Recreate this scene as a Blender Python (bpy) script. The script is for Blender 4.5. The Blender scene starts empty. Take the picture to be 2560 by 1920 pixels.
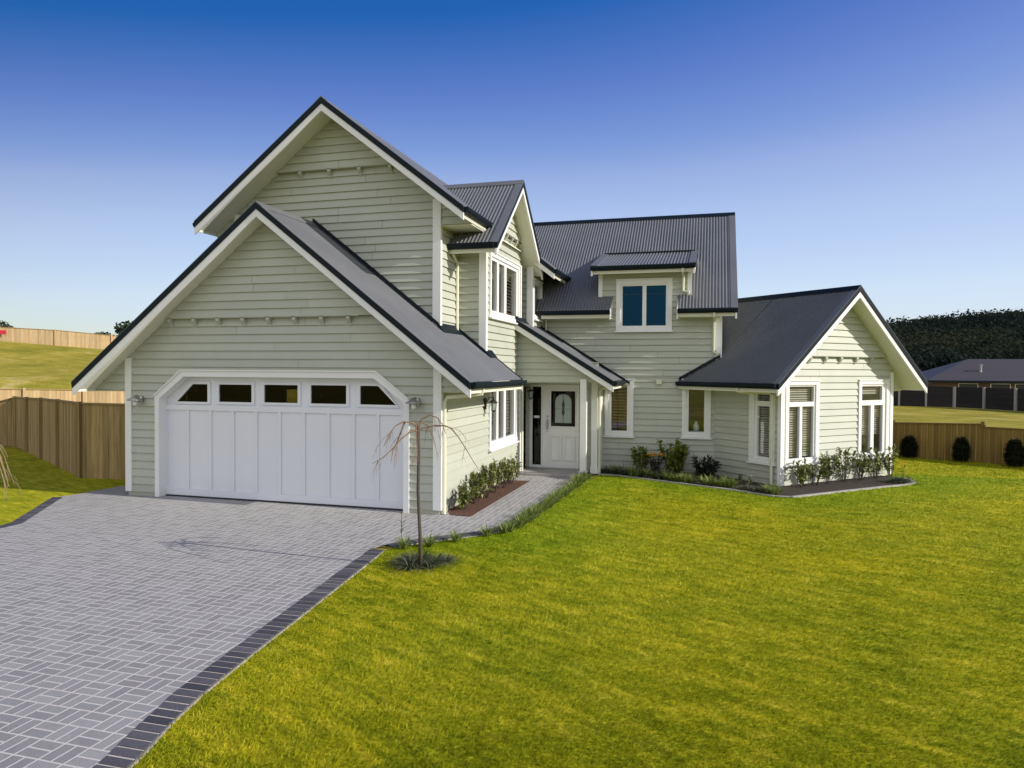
import bpy, bmesh, math, random
import numpy as np
from mathutils import Vector, Matrix
random.seed(7); rng = np.random.default_rng(7)
sc = bpy.context.scene
C = sc.collection
R = math.radians

# ------------------------------------------------------------------ materials
def mat(name):
    m = bpy.data.materials.new(name); m.use_nodes = True
    nt = m.node_tree; b = nt.nodes['Principled BSDF']
    return m, nt, b
def nd(nt, t, **k):
    n = nt.nodes.new(t)
    for a, v in k.items(): setattr(n, a, v)
    return n
def lk(nt, a, b): nt.links.new(a, b)
def pos(nt): return nd(nt, 'ShaderNodeNewGeometry').outputs['Position']
def noise(nt, scale, detail=3.0, rough=.55, vec=None, dist=0.0):
    n = nd(nt, 'ShaderNodeTexNoise'); n.inputs['Scale'].default_value = scale
    n.inputs['Detail'].default_value = detail; n.inputs['Roughness'].default_value = rough
    n.inputs['Distortion'].default_value = dist
    lk(nt, vec if vec is not None else pos(nt), n.inputs['Vector'])
    return n.outputs['Fac']
def ramp(nt, fac, stops):
    r = nd(nt, 'ShaderNodeValToRGB'); e = r.color_ramp.elements
    while len(e) < len(stops): e.new(.5)
    for i, (p, c) in enumerate(stops):
        e[i].position = p; e[i].color = (*c, 1) if len(c) == 3 else c
    lk(nt, fac, r.inputs['Fac']); return r.outputs['Color']
def mixc(nt, fac, a, b, mode='MIX'):
    n = nd(nt, 'ShaderNodeMix', data_type='RGBA', blend_type=mode)
    for s, v in ((n.inputs[0], fac), (n.inputs[6], a), (n.inputs[7], b)):
        if hasattr(v, 'is_output'): lk(nt, v, s)
        else: s.default_value = (*v, 1) if isinstance(v, tuple) and len(v) == 3 else v
    return n.outputs[2]
def mth(nt, op, a, b=None, c=None):
    n = nd(nt, 'ShaderNodeMath', operation=op)
    for s, v in zip(n.inputs, (a, b, c)):
        if v is None: continue
        if hasattr(v, 'is_output'): lk(nt, v, s)
        else: s.default_value = v
    return n.outputs[0]
def bump(nt, b, h, strength=.3, dist=.01):
    n = nd(nt, 'ShaderNodeBump'); n.inputs['Strength'].default_value = strength; n.inputs['Distance'].default_value = dist
    lk(nt, h, n.inputs['Height']); lk(nt, n.outputs['Normal'], b.inputs['Normal'])
def scaled(nt, s):
    n = nd(nt, 'ShaderNodeVectorMath', operation='MULTIPLY'); lk(nt, pos(nt), n.inputs[0]); n.inputs[1].default_value = s
    return n.outputs[0]

def paint(name, col, var=.06, rough=.5, dirt=.0, nscale=1.3):
    m, nt, b = mat(name)
    f = noise(nt, nscale, 4)
    c = ramp(nt, f, [(.3, tuple(x * (1 - var) for x in col)), (.7, tuple(min(1, x * (1 + var)) for x in col))])
    if dirt:
        f2 = noise(nt, 1, 5, .65, scaled(nt, (6, 6, 1.2)))
        c = mixc(nt, mth(nt, 'MULTIPLY', ramp(nt, f2, [(.5, (0, 0, 0)), (.8, (1, 1, 1))]), dirt), c, tuple(x * .72 for x in col))
    if name.startswith('sage'):
        at = nd(nt, 'ShaderNodeAttribute', attribute_name='tone'); c = mixc(nt, 1.0, c, ramp(nt, at.outputs['Fac'], [(0, (.95, .95, .945)), (1, (1.045, 1.045, 1.05))]), 'MULTIPLY')
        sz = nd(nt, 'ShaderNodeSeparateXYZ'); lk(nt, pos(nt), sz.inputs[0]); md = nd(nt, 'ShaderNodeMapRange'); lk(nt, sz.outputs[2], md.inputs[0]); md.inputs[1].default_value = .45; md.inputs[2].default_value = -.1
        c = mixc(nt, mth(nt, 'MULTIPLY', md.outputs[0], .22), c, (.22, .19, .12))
    lk(nt, c, b.inputs['Base Color']); b.inputs['Roughness'].default_value = rough
    bump(nt, b, noise(nt, 60, 2), .06, .004)
    return m
def roofing(name, col, rough=.42):
    m, nt, b = mat(name)
    f = noise(nt, .9, 5, .6)
    f2 = noise(nt, 1, 4, .6, scaled(nt, (9, 9, .6)))
    c = ramp(nt, f, [(.3, tuple(x * .86 for x in col)), (.7, tuple(x * 1.1 for x in col))])
    c = mixc(nt, mth(nt, 'MULTIPLY', f2, .25), c, tuple(x * .7 for x in col))
    lk(nt, c, b.inputs['Base Color']); b.inputs['Roughness'].default_value = rough
    b.inputs['Metallic'].default_value = .0
    return m
M = {}
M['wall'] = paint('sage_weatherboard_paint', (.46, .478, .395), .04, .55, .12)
M['white'] = paint('white_trim_paint', (.80, .80, .78), .025, .4, .05)
M['soffit'] = paint('soffit_paint', (.72, .72, .60), .03, .6)
M['cream'] = paint('cream_downpipe_paint', (.68, .68, .52), .03, .4)
M['roof'] = roofing('charcoal_long_run_roofing', (.158, .164, .172))
M['wingroof'] = roofing('shaded_wing_roofing', (.115, .12, .12))  # darker copy of the roofing: the wing plane's shade is put into its colour
M['dark'] = roofing('charcoal_gutter_paint', (.010, .016, .022), .5); M['dark'].node_tree.nodes['Principled BSDF'].inputs['Specular IOR Level'].default_value = .12
M['door'] = paint('white_door_paint', (.76, .77, .80), .02, .38, .04)
M['sand'] = paint('jointing_sand', (.55, .50, .43), .15, .95, .2, 9)
M['conc'] = paint('concrete', (.40, .38, .35), .18, .85, .4, 6)
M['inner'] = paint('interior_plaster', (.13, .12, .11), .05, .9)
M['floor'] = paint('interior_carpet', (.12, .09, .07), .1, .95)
M['steel'] = paint('brushed_steel', (.45, .45, .44), .05, .3); M['steel'].node_tree.nodes['Principled BSDF'].inputs['Metallic'].default_value = .9
M['black'] = paint('black_iron', (.02, .02, .02), .1, .5)
M['blind'] = paint('blind_slat_paint', (.50, .42, .35), .08, .55, .2, 4)
M['shutter'] = paint('shutter_slat_paint', (.25, .175, .105), .2, .5, .3, 5)
M['ivory'] = paint('white_porcelain', (.85, .84, .82), .02, .3)
M['red'] = paint('red_sign_paint', (.55, .02, .04), .05, .5)
M['lead'] = paint('lead_came', (.05, .05, .055), .1, .5)
M['frost'] = paint('frosted_glass_infill', (.36, .42, .38), .08, .25)

def glass(name, tint=(.9, .93, .92), base=.05, refl=(1, 1, 1)):
    m, nt, b = mat(name); nt.nodes.remove(b)
    o = nt.nodes['Material Output']
    t = nd(nt, 'ShaderNodeBsdfTransparent'); t.inputs['Color'].default_value = (*tint, 1)
    g = nd(nt, 'ShaderNodeBsdfGlossy'); g.inputs['Roughness'].default_value = .015; g.inputs['Color'].default_value = (*refl, 1)
    n = noise(nt, 1.1, 2)
    bp = nd(nt, 'ShaderNodeBump'); bp.inputs['Strength'].default_value = .04; bp.inputs['Distance'].default_value = .05
    lk(nt, n, bp.inputs['Height']); lk(nt, bp.outputs['Normal'], g.inputs['Normal'])
    fr = nd(nt, 'ShaderNodeLayerWeight'); fr.inputs['Blend'].default_value = .5
    f = mth(nt, 'MINIMUM', mth(nt, 'MULTIPLY_ADD', mth(nt, 'POWER', fr.outputs['Facing'], 3.5), .75, base), 1.0)
    mx = nd(nt, 'ShaderNodeMixShader'); lk(nt, f, mx.inputs[0]); lk(nt, t.outputs[0], mx.inputs[1]); lk(nt, g.outputs[0], mx.inputs[2])
    lk(nt, mx.outputs[0], o.inputs['Surface'])
    return m
M['glass'] = glass('window_glass', base=.07)
M['tint'] = glass('tinted_glass', (.24, .22, .20), .03, (.6, .58, .55))
M['deep'] = glass('sky_tint_glass', (.06, .08, .10), .10, (.055, .26, .44))  # deep blue sky reflection is put into the tint of the glass

def timber(name, c1, c2, c3):
    m, nt, b = mat(name)
    f = noise(nt, 1, 5, .6, scaled(nt, (14, 14, 1.1)))
    col = ramp(nt, f, [(.25, c1), (.5, c2), (.78, c3)])
    oi = nd(nt, 'ShaderNodeObjectInfo')
    at = nd(nt, 'ShaderNodeAttribute', attribute_name='tone')
    col = mixc(nt, mth(nt, 'MULTIPLY', at.outputs['Fac'], .55), col, tuple(x * .45 for x in c2))
    lk(nt, col, b.inputs['Base Color']); b.inputs['Roughness'].default_value = .85
    bump(nt, b, f, .25, .01)
    return m
M['pine'] = timber('weathered_pine', (.24, .145, .045), (.40, .27, .105), (.52, .38, .19))
M['goldpine'] = timber('golden_stained_pine', (.15, .085, .018), (.25, .155, .035), (.33, .215, .06))
M['newpine'] = timber('fresh_pine', (.42, .28, .13), (.52, .37, .19), (.62, .47, .27))
M['darkwood'] = timber('dark_stained_timber', (.014, .011, .011), (.02, .016, .016), (.03, .024, .024))
M['greywood'] = timber('grey_post_timber', (.26, .25, .23), (.36, .34, .31), (.46, .43, .40))
M['bark'] = timber('bark', (.035, .026, .02), (.075, .055, .042), (.14, .11, .085))
M['twig'] = timber('red_twig', (.15, .09, .055), (.26, .165, .10), (.38, .26, .16))
M['straw'] = timber('dry_twig', (.28, .18, .11), (.40, .28, .18), (.52, .38, .26))

def leafy(name, c1, c2, c3, rough=.45, trans=.25):
    m, nt, b = mat(name)
    at = nd(nt, 'ShaderNodeAttribute', attribute_name='tone')
    c = ramp(nt, at.outputs['Fac'], [(0., c1), (.5, c2), (1., c3)])
    lk(nt, c, b.inputs['Base Color']); b.inputs['Roughness'].default_value = rough
    b.inputs['Specular IOR Level'].default_value = .35
    tr = nd(nt, 'ShaderNodeBsdfTranslucent'); lk(nt, c, tr.inputs['Color'])
    mx = nd(nt, 'ShaderNodeMixShader'); mx.inputs[0].default_value = trans
    o = nt.nodes['Material Output']
    lk(nt, b.outputs[0], mx.inputs[1]); lk(nt, tr.outputs[0], mx.inputs[2]); lk(nt, mx.outputs[0], o.inputs['Surface'])
    return m
M['gloss_leaf'] = leafy('glossy_leaf', (.045, .07, .012), (.14, .17, .03), (.42, .42, .17))
M['bush_leaf'] = leafy('bush_leaf', (.07, .10, .012), (.17, .21, .025), (.32, .35, .06))
M['dark_leaf'] = leafy('dark_leaf', (.012, .016, .012), (.022, .03, .02), (.05, .06, .04))
M['strap_leaf'] = leafy('strap_leaf', (.06, .10, .016), (.17, .23, .04), (.38, .43, .13))
M['mondo_leaf'] = leafy('dark_strap_leaf', (.022, .032, .014), (.06, .08, .035), (.24, .26, .15))
M['conifer_leaf'] = leafy('dark_conifer_leaf', (.013, .017, .010), (.03, .036, .02), (.075, .085, .04))
M['tree_leaf'] = leafy('tree_leaf', (.012, .022, .008), (.028, .045, .014), (.06, .08, .025))
M['wood_leaf'] = leafy('woodland_leaf', (.005, .012, .011), (.012, .023, .016), (.040, .046, .022), .95, .5)
M['orange'] = leafy('orange_petal', (.85, .40, .012), (.9, .5, .02), (.95, .6, .04), .5, .2)
M['pale'] = leafy('pale_petal', (.6, .6, .5), (.7, .7, .62), (.8, .8, .75), .5, .2)

# lawn: broad patches of yellow and green, shared by soil and blades
def lawn_colour(nt, k=1.0):
    f1 = noise(nt, .5, 4, .55, scaled(nt, (1, 1, 0)), .8)
    f2 = noise(nt, 1, 5, .68, scaled(nt, (2.6, 5.0, 0)), 1.0)
    rot = nd(nt, 'ShaderNodeVectorRotate', rotation_type='Z_AXIS'); rot.inputs['Angle'].default_value = .45; lk(nt, pos(nt), rot.inputs['Vector'])
    st = nd(nt, 'ShaderNodeVectorMath', operation='MULTIPLY'); lk(nt, rot.outputs[0], st.inputs[0]); st.inputs[1].default_value = (1.5, 8.5, 0)
    f4 = noise(nt, 1, 5, .62, st.outputs[0], .5)
    f3 = noise(nt, 1, 5, .7, scaled(nt, (22, 30, 0)))
    a = ramp(nt, f1, [(.32, (.31*k, .345*k, .010*k)), (.68, (.60*k, .525*k, .017*k))])
    bcol = ramp(nt, f2, [(.34, (.21*k, .27*k, .008*k)), (.52, (.47*k, .45*k, .014*k)), (.72, (.79*k, .67*k, .07*k))])
    c = mixc(nt, .5, a, bcol)
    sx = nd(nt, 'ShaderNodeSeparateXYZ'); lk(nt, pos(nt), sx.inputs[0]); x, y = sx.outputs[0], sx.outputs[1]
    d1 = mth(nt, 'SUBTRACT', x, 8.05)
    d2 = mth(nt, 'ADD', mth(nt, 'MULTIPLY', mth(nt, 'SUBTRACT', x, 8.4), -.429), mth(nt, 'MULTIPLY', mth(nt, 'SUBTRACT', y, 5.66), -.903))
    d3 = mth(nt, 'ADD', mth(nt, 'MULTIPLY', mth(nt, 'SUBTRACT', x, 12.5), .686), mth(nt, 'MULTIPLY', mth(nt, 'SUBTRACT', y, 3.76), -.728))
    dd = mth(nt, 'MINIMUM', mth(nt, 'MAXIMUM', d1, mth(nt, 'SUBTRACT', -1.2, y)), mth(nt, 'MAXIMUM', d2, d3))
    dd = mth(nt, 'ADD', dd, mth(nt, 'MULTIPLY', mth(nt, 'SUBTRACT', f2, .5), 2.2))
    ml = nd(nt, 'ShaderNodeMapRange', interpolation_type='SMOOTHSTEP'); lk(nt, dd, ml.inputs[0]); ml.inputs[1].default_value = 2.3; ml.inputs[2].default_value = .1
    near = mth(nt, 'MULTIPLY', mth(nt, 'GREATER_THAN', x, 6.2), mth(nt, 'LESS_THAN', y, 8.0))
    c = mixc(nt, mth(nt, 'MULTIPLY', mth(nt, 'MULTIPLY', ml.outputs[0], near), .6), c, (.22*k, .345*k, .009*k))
    c3 = ramp(nt, f3, [(.25, (.5, .56, .45)), (.75, (1.45, 1.4, 1.6))])
    c = mixc(nt, 1.0, c, ramp(nt, f4, [(.30, (.62, .72, .6)), (.5, (.97, 1., .95)), (.70, (1.38, 1.30, 1.9))]), 'MULTIPLY')
    return mixc(nt, .65, c, c3, 'MULTIPLY'), f3
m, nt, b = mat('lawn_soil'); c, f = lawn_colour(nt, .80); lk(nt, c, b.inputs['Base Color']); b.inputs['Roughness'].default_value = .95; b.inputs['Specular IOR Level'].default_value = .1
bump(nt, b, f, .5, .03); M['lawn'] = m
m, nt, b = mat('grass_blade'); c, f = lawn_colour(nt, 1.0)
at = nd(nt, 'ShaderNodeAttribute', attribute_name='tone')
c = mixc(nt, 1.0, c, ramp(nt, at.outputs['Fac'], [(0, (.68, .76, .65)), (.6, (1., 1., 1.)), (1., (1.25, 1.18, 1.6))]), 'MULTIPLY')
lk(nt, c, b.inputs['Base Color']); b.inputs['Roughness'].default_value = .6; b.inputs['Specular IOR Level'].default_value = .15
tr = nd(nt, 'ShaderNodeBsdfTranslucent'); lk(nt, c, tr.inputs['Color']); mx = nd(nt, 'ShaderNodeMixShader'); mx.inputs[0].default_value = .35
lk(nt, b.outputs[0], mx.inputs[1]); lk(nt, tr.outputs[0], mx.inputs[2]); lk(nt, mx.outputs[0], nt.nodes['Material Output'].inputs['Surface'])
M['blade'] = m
# rough paddock
m, nt, b = mat('paddock_grass')
c1 = ramp(nt, noise(nt, .35, 5, .6, scaled(nt, (1, 1, 0)), .5), [(.3, (.24, .23, .025)), (.55, (.40, .33, .045)), (.75, (.62, .49, .18))])
c2 = ramp(nt, noise(nt, 1, 6, .7, scaled(nt, (.5, 3, 0))), [(.3, (.6, .68, .55)), (.7, (1.25, 1.2, 1.3))])
lk(nt, mixc(nt, .9, c1, c2, 'MULTIPLY'), b.inputs['Base Color']); b.inputs['Roughness'].default_value = .95; b.inputs['Specular IOR Level'].default_value = .1
bump(nt, b, noise(nt, 3, 5, .7), .6, .15); M['paddock'] = m
m, nt, b = mat('bark_mulch')
f = noise(nt, 26, 4, .7); c = ramp(nt, f, [(.3, (.045, .02, .012)), (.55, (.13, .06, .035)), (.75, (.24, .12, .07))])
lk(nt, c, b.inputs['Base Color']); b.inputs['Roughness'].default_value = .95; bump(nt, b, f, .9, .03); M['mulch'] = m
m, nt, b = mat('dark_soil')
f = noise(nt, 24, 4, .7); c = ramp(nt, f, [(.3, (.018, .014, .01)), (.7, (.07, .05, .035))])
lk(nt, c, b.inputs['Base Color']); b.inputs['Roughness'].default_value = .95; bump(nt, b, f, .9, .03); M['soil'] = m

# basket-weave pavers: 0.2 m cells of two blocks, pale sanded joints
def paver_material(name, cols, joint):
    m, nt, b = mat(name)
    sx = nd(nt, 'ShaderNodeSeparateXYZ'); 
    wob = nd(nt, 'ShaderNodeTexNoise'); wob.inputs['Scale'].default_value = 9; lk(nt, pos(nt), wob.inputs['Vector'])
    va = nd(nt, 'ShaderNodeVectorMath', operation='MULTIPLY_ADD'); lk(nt, wob.outputs['Color'], va.inputs[0]); va.inputs[1].default_value = (.006, .006, 0); lk(nt, pos(nt), va.inputs[2])
    lk(nt, va.outputs[0], sx.inputs[0])
    x = mth(nt, 'MULTIPLY', mth(nt, 'SUBTRACT', sx.outputs[0], .083), 5.0); y = mth(nt, 'MULTIPLY', mth(nt, 'SUBTRACT', sx.outputs[1], .143), 5.0)
    ix = mth(nt, 'FLOOR', x); iy = mth(nt, 'FLOOR', y); fx = mth(nt, 'SUBTRACT', x, ix); fy = mth(nt, 'SUBTRACT', y, iy)
    par = mth(nt, 'PINGPONG', mth(nt, 'ADD', ix, iy), 1.0)
    ip = mth(nt, 'SUBTRACT', 1.0, par)
    ux = mth(nt, 'ADD', mth(nt, 'MULTIPLY', par, fx), mth(nt, 'MULTIPLY', ip, fy))   # along the block
    uy = mth(nt, 'ADD', mth(nt, 'MULTIPLY', par, fy), mth(nt, 'MULTIPLY', ip, fx))   # across
    u2 = mth(nt, 'MULTIPLY', uy, 2.0); half = mth(nt, 'FLOOR', u2); fv = mth(nt, 'SUBTRACT', u2, half)
    ex = mth(nt, 'MINIMUM', ux, mth(nt, 'SUBTRACT', 1.0, ux))
    ey = mth(nt, 'MULTIPLY', mth(nt, 'MINIMUM', fv, mth(nt, 'SUBTRACT', 1.0, fv)), .5)
    e = mth(nt, 'MINIMUM', ex, ey)
    jm = nd(nt, 'ShaderNodeMapRange'); jm.inputs[1].default_value = .026; jm.inputs[2].default_value = .046; lk(nt, e, jm.inputs[0])
    cell = nd(nt, 'ShaderNodeCombineXYZ'); lk(nt, ix, cell.inputs[0]); lk(nt, iy, cell.inputs[1]); lk(nt, half, cell.inputs[2])
    wn = nd(nt, 'ShaderNodeTexWhiteNoise'); lk(nt, cell.outputs[0], wn.inputs['Vector'])
    c = ramp(nt, wn.outputs['Value'], [(0, cols[0]), (.5, cols[1]), (1, cols[2])])
    g = noise(nt, 70, 3, .7); c = mixc(nt, .5, c, ramp(nt, g, [(.3, (.72, .72, .74)), (.7, (1.25, 1.25, 1.22))]), 'MULTIPLY')
    st = noise(nt, .55, 4, .6, scaled(nt, (1, 1.4, 0)), .8)
    c = mixc(nt, mth(nt, 'MULTIPLY', ramp(nt, st, [(.60, (0, 0, 0)), (.74, (1, 1, 1))]), .35), c, tuple(v * .45 for v in cols[1]))
    c = mixc(nt, jm.outputs[0], joint, c)
    lk(nt, c, b.inputs['Base Color']); b.inputs['Roughness'].default_value = .8
    bump(nt, b, jm.outputs[0], .5, .004)
    return m
M['paver'] = paver_material('grey_block_paving', ((.255, .25, .25), (.30, .295, .29), (.345, .34, .335)), (.62, .58, .53))
m, nt, b = mat('charcoal_block')
at = nd(nt, 'ShaderNodeAttribute', attribute_name='tone')
c = ramp(nt, at.outputs['Fac'], [(0, (.045, .045, .06)), (1, (.11, .105, .12))]); c = mixc(nt, .6, c, ramp(nt, noise(nt, 60, 3, .7), [(.3, (.6, .6, .6)), (.7, (1.4, 1.4, 1.4))]), 'MULTIPLY')
lk(nt, c, b.inputs['Base Color']); b.inputs['Roughness'].default_value = .8; M['charcoal'] = m
m, nt, b = mat('concrete_roof_tile')
f = nd(nt, 'ShaderNodeTexWave'); f.inputs['Scale'].default_value = 3.2; f.bands_direction = 'Z'; lk(nt, pos(nt), f.inputs['Vector'])
lk(nt, ramp(nt, f.outputs['Fac'], [(.2, (.040, .034, .032)), (.7, (.085, .074, .070))]), b.inputs['Base Color']); b.inputs['Roughness'].default_value = .6; M['tile'] = m

# ------------------------------------------------------------------ mesh helpers
class MB:
    def __init__(s): s.v = []; s.f = []; s.tone = None
    def face(s, pts, t=None):
        i = len(s.v); s.v += [tuple(p) for p in pts]; s.f.append(tuple(range(i, i + len(pts))))
        if t is not None:
            if s.tone is None: s.tone = []
            s.tone += [t] * len(pts)
    def prism(s, a, b, t=None):        # two matching loops
        n = len(a); i = len(s.v); s.v += [tuple(p) for p in a] + [tuple(p) for p in b]
        s.f.append(tuple(range(i + n - 1, i - 1, -1))); s.f.append(tuple(range(i + n, i + 2 * n)))
        for k in range(n):
            j = (k + 1) % n; s.f.append((i + k, i + j, i + n + j, i + n + k))
        if t is not None:
            if s.tone is None: s.tone = []
            s.tone += [t] * (2 * n)
    def box(s, x0, x1, y0, y1, z0, z1, t=None):
        s.prism([(x0, y0, z0), (x1, y0, z0), (x1, y1, z0), (x0, y1, z0)], [(x0, y0, z1), (x1, y0, z1), (x1, y1, z1), (x0, y1, z1)], t)
    def tube(s, pts, rad, n=8, cap=True, t=None):
        pts = [Vector(p) for p in pts]; rad = rad if isinstance(rad, (list, tuple)) else [rad] * len(pts)
        i0 = len(s.v); pu = None
        for k, p in enumerate(pts):
            d = (pts[min(k + 1, len(pts) - 1)] - pts[max(k - 1, 0)]).normalized()
            if pu is None: pu = Vector((0, 0, 1)) if abs(d.z) < .9 else Vector((1, 0, 0))
            a = d.cross(pu).normalized(); pu = a.cross(d).normalized()
            for q in range(n):
                w = 2 * math.pi * q / n; s.v.append(tuple(p + (a * math.cos(w) + pu * math.sin(w)) * rad[k]))
        for k in range(len(pts) - 1):
            for q in range(n):
                r = (q + 1) % n; A = i0 + k * n
                s.f.append((A + q, A + r, A + n + r, A + n + q))
        if cap:
            s.f.append(tuple(range(i0 + n - 1, i0 - 1, -1))); e = i0 + (len(pts) - 1) * n; s.f.append(tuple(range(e, e + n)))
        if t is not None:
            if s.tone is None: s.tone = []
            s.tone += [t] * (len(s.v) - i0)
    def lathe(s, c, prof, n=16):
        i0 = len(s.v)
        for r, z in prof:
            for q in range(n):
                w = 2 * math.pi * q / n; s.v.append((c[0] + r * math.cos(w), c[1] + r * math.sin(w), c[2] + z))
        for k in range(len(prof) - 1):
            for q in range(n):
                r = (q + 1) % n; A = i0 + k * n; s.f.append((A + q, A + r, A + n + r, A + n + q))
    def build(s, name, m, parent=None, smooth=False, fix=True):
        me = bpy.data.meshes.new(name); me.from_pydata(s.v, [], s.f); me.update()
        if fix:
            bm = bmesh.new(); bm.from_mesh(me); bmesh.ops.recalc_face_normals(bm, faces=bm.faces); bm.to_mesh(me); bm.free()
        if s.tone is not None and len(s.tone) < len(s.v): s.tone += [.5] * (len(s.v) - len(s.tone))
        if s.tone is not None and len(s.tone) == len(s.v):
            a = me.attributes.new('tone', 'FLOAT', 'POINT'); a.data.foreach_set('value', s.tone)
        me.materials.append(m)
        if smooth: me.polygons.foreach_set('use_smooth', [True] * len(me.polygons))
        o = bpy.data.objects.new(name, me); C.objects.link(o)
        if parent is not None: o.parent = parent; o.matrix_parent_inverse = Matrix.Translation(-wloc(parent))
        return o
def wloc(o): return o.location.copy() if o.type == 'EMPTY' else Vector((0, 0, 0))   # meshes are built in world coordinates
def empty(name, loc, label, cat, group=None):
    o = bpy.data.objects.new(name, None); o.empty_display_size = .2; C.objects.link(o); o.location = loc
    return tag(o, label, cat, group)
def tag(o, label=None, cat=None, group=None, kind=None):
    if label: o['label'] = label
    if cat: o['category'] = cat
    if group: o['group'] = group
    if kind: o['kind'] = kind
    return o
def copy_tree(o, parent=None):
    c = o.copy(); C.objects.link(c)
    if parent is not None: c.parent = parent
    for ch in [x for x in C.objects if x.parent is o]: copy_tree(ch, c)
    return c

# ------------------------------------------------------------------ polygon clipping in a wall plane
def clip(poly, a, b, c):               # keep a*u+b*z <= c
    out = []
    for i in range(len(poly)):
        p, q = poly[i], poly[(i + 1) % len(poly)]
        dp, dq = a * p[0] + b * p[1] - c, a * q[0] + b * q[1] - c
        if dp <= 1e-9: out.append(p)
        if (dp < -1e-9 and dq > 1e-9) or (dp > 1e-9 and dq < -1e-9):
            t = dp / (dp - dq); out.append((p[0] + t * (q[0] - p[0]), p[1] + t * (q[1] - p[1])))
    return out if len(out) > 2 else []
def span(poly, z):
    xs = []
    for i in range(len(poly)):
        p, q = poly[i], poly[(i + 1) % len(poly)]
        if (p[1] - z) * (q[1] - z) <= 0 and abs(p[1] - q[1]) > 1e-9:
            xs.append(p[0] + (z - p[1]) / (q[1] - p[1]) * (q[0] - p[0]))
    return (min(xs), max(xs)) if xs else None
def slabs(outline, holes, rows):
    zs = set(rows); zmin = min(p[1] for p in outline); zmax = max(p[1] for p in outline)
    for h in holes: zs |= {p[1] for p in h}
    zs |= {zmin, zmax}; zs = sorted(z for z in zs if zmin - 1e-6 <= z <= zmax + 1e-6)
    for a, b in zip(zs, zs[1:]):
        if b - a < 1e-4: continue
        pieces = [clip(clip(outline, 0, 1, b), 0, -1, -a)]
        for h in holes:
            mid = span(h, (a + b) / 2)
            if mid is None: continue
            ea, eb = span(h, a + 1e-5), span(h, b - 1e-5)
            if ea is None or eb is None: continue
            new = []
            for pc in pieces:
                if not pc: continue
                sl = (eb[0] - ea[0]) / (b - a); new.append(clip(pc, 1, -sl, ea[0] - sl * a))
                sr = (eb[1] - ea[1]) / (b - a); new.append(clip(pc, -1, sr, -(ea[1] - sr * a)))
            pieces = [p for p in new if p]
        for p in pieces:
            if p: yield a, b, p
PITCH = .152
def boards(mb, O, U, N, outline, holes=(), off=0., z0=0., t=.033):
    zmin = min(p[1] for p in outline); zmax = max(p[1] for p in outline)
    k0 = math.floor((zmin - z0) / PITCH); rows = [z0 + k * PITCH for k in range(k0, int((zmax - z0) / PITCH) + 2)]
    def P(u, z, d): return (O[0] + U[0] * u + N[0] * d, O[1] + U[1] * u + N[1] * d, z)
    for a, b, poly in slabs(outline, holes, rows):
        zr = z0 + math.floor((a - z0 + 1e-6) / PITCH) * PITCH
        D = lambda z: off + t * (1 - (z - zr) / PITCH) + .004
        tn = (math.sin(zr * 91.7 + O[0] * 37 + O[1] * 53) * 43758.5) % 1.0; u_0 = min(u for u, z in poly); u_1 = max(u for u, z in poly)
        cut = u_0 + (u_1 - u_0) * (.2 + .6 * ((tn * 7.3) % 1)) if u_1 - u_0 > 2.6 else None
        for pc, tt in (((clip(poly, 1, 0, cut - .0025), tn), (clip(poly, -1, 0, -cut - .0025), (tn * 3.7) % 1)) if cut else ((poly, tn),)):
            if pc: mb.face([P(u, z, D(z)) for u, z in pc], tt)
        if abs(a - zr) < 1e-4 or abs(a - zmin) < 1e-4:
            bt = [u for u, z in poly if abs(z - a) < 1e-4]
            if len(bt) >= 2:
                u0, u1 = min(bt), max(bt); mb.face([P(u0, a, D(a)), P(u1, a, D(a)), P(u1, a, off), P(u0, a, off)], tn)
def plate(mb, O, U, N, outline, holes, d0, d1):
    def P(u, z, d): return (O[0] + U[0] * u + N[0] * d, O[1] + U[1] * u + N[1] * d, z)
    for a, b, poly in slabs(outline, holes, []):
        mb.face([P(u, z, d1) for u, z in poly])
    for loop in [outline] + list(holes):
        for i in range(len(loop)):
            p, q = loop[i], loop[(i + 1) % len(loop)]
            mb.face([P(*p, d0), P(*q, d0), P(*q, d1), P(*p, d1)])
def rect(u0, u1, z0, z1): return [(u0, z0), (u1, z0), (u1, z1), (u0, z1)]
def slab3(mb, O, U, N, u0, u1, z0, z1, d0, d1, t=None):
    def P(u, z, d): return (O[0] + U[0] * u + N[0] * d, O[1] + U[1] * u + N[1] * d, z)
    mb.prism([P(u0, z0, d0), P(u1, z0, d0), P(u1, z0, d1), P(u0, z0, d1)], [P(u0, z1, d0), P(u1, z1, d0), P(u1, z1, d1), P(u0, z1, d1)], t)

# ------------------------------------------------------------------ world, sun, camera
AZ, EL = R(-3.2), R(25.5)               # towards the sun: measured from +x, towards +y
FILL_VEIL = (1.0, 1.02, 1.06)
w = bpy.data.worlds.new('World'); sc.world = w; w.use_nodes = True
nt = w.node_tree; bg = nt.nodes['Background']
sky = nd(nt, 'ShaderNodeTexSky', sky_type='NISHITA'); sky.sun_disc = False; sky.sun_elevation = EL; sky.sun_rotation = math.pi / 2 - AZ
sky.altitude = 100; sky.air_density = 1.0; sky.dust_density = .6; sky.ozone_density = 2.5
# grade the physical sky to the deep clear evening blue of the place, channel by channel
tc = nd(nt, 'ShaderNodeTexCoord'); sx = nd(nt, 'ShaderNodeSeparateXYZ'); lk(nt, tc.outputs['Generated'], sx.inputs[0])
pol = nd(nt, 'ShaderNodeVectorMath', operation='SCALE'); lk(nt, sky.outputs[0], pol.inputs[0]); 
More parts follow.
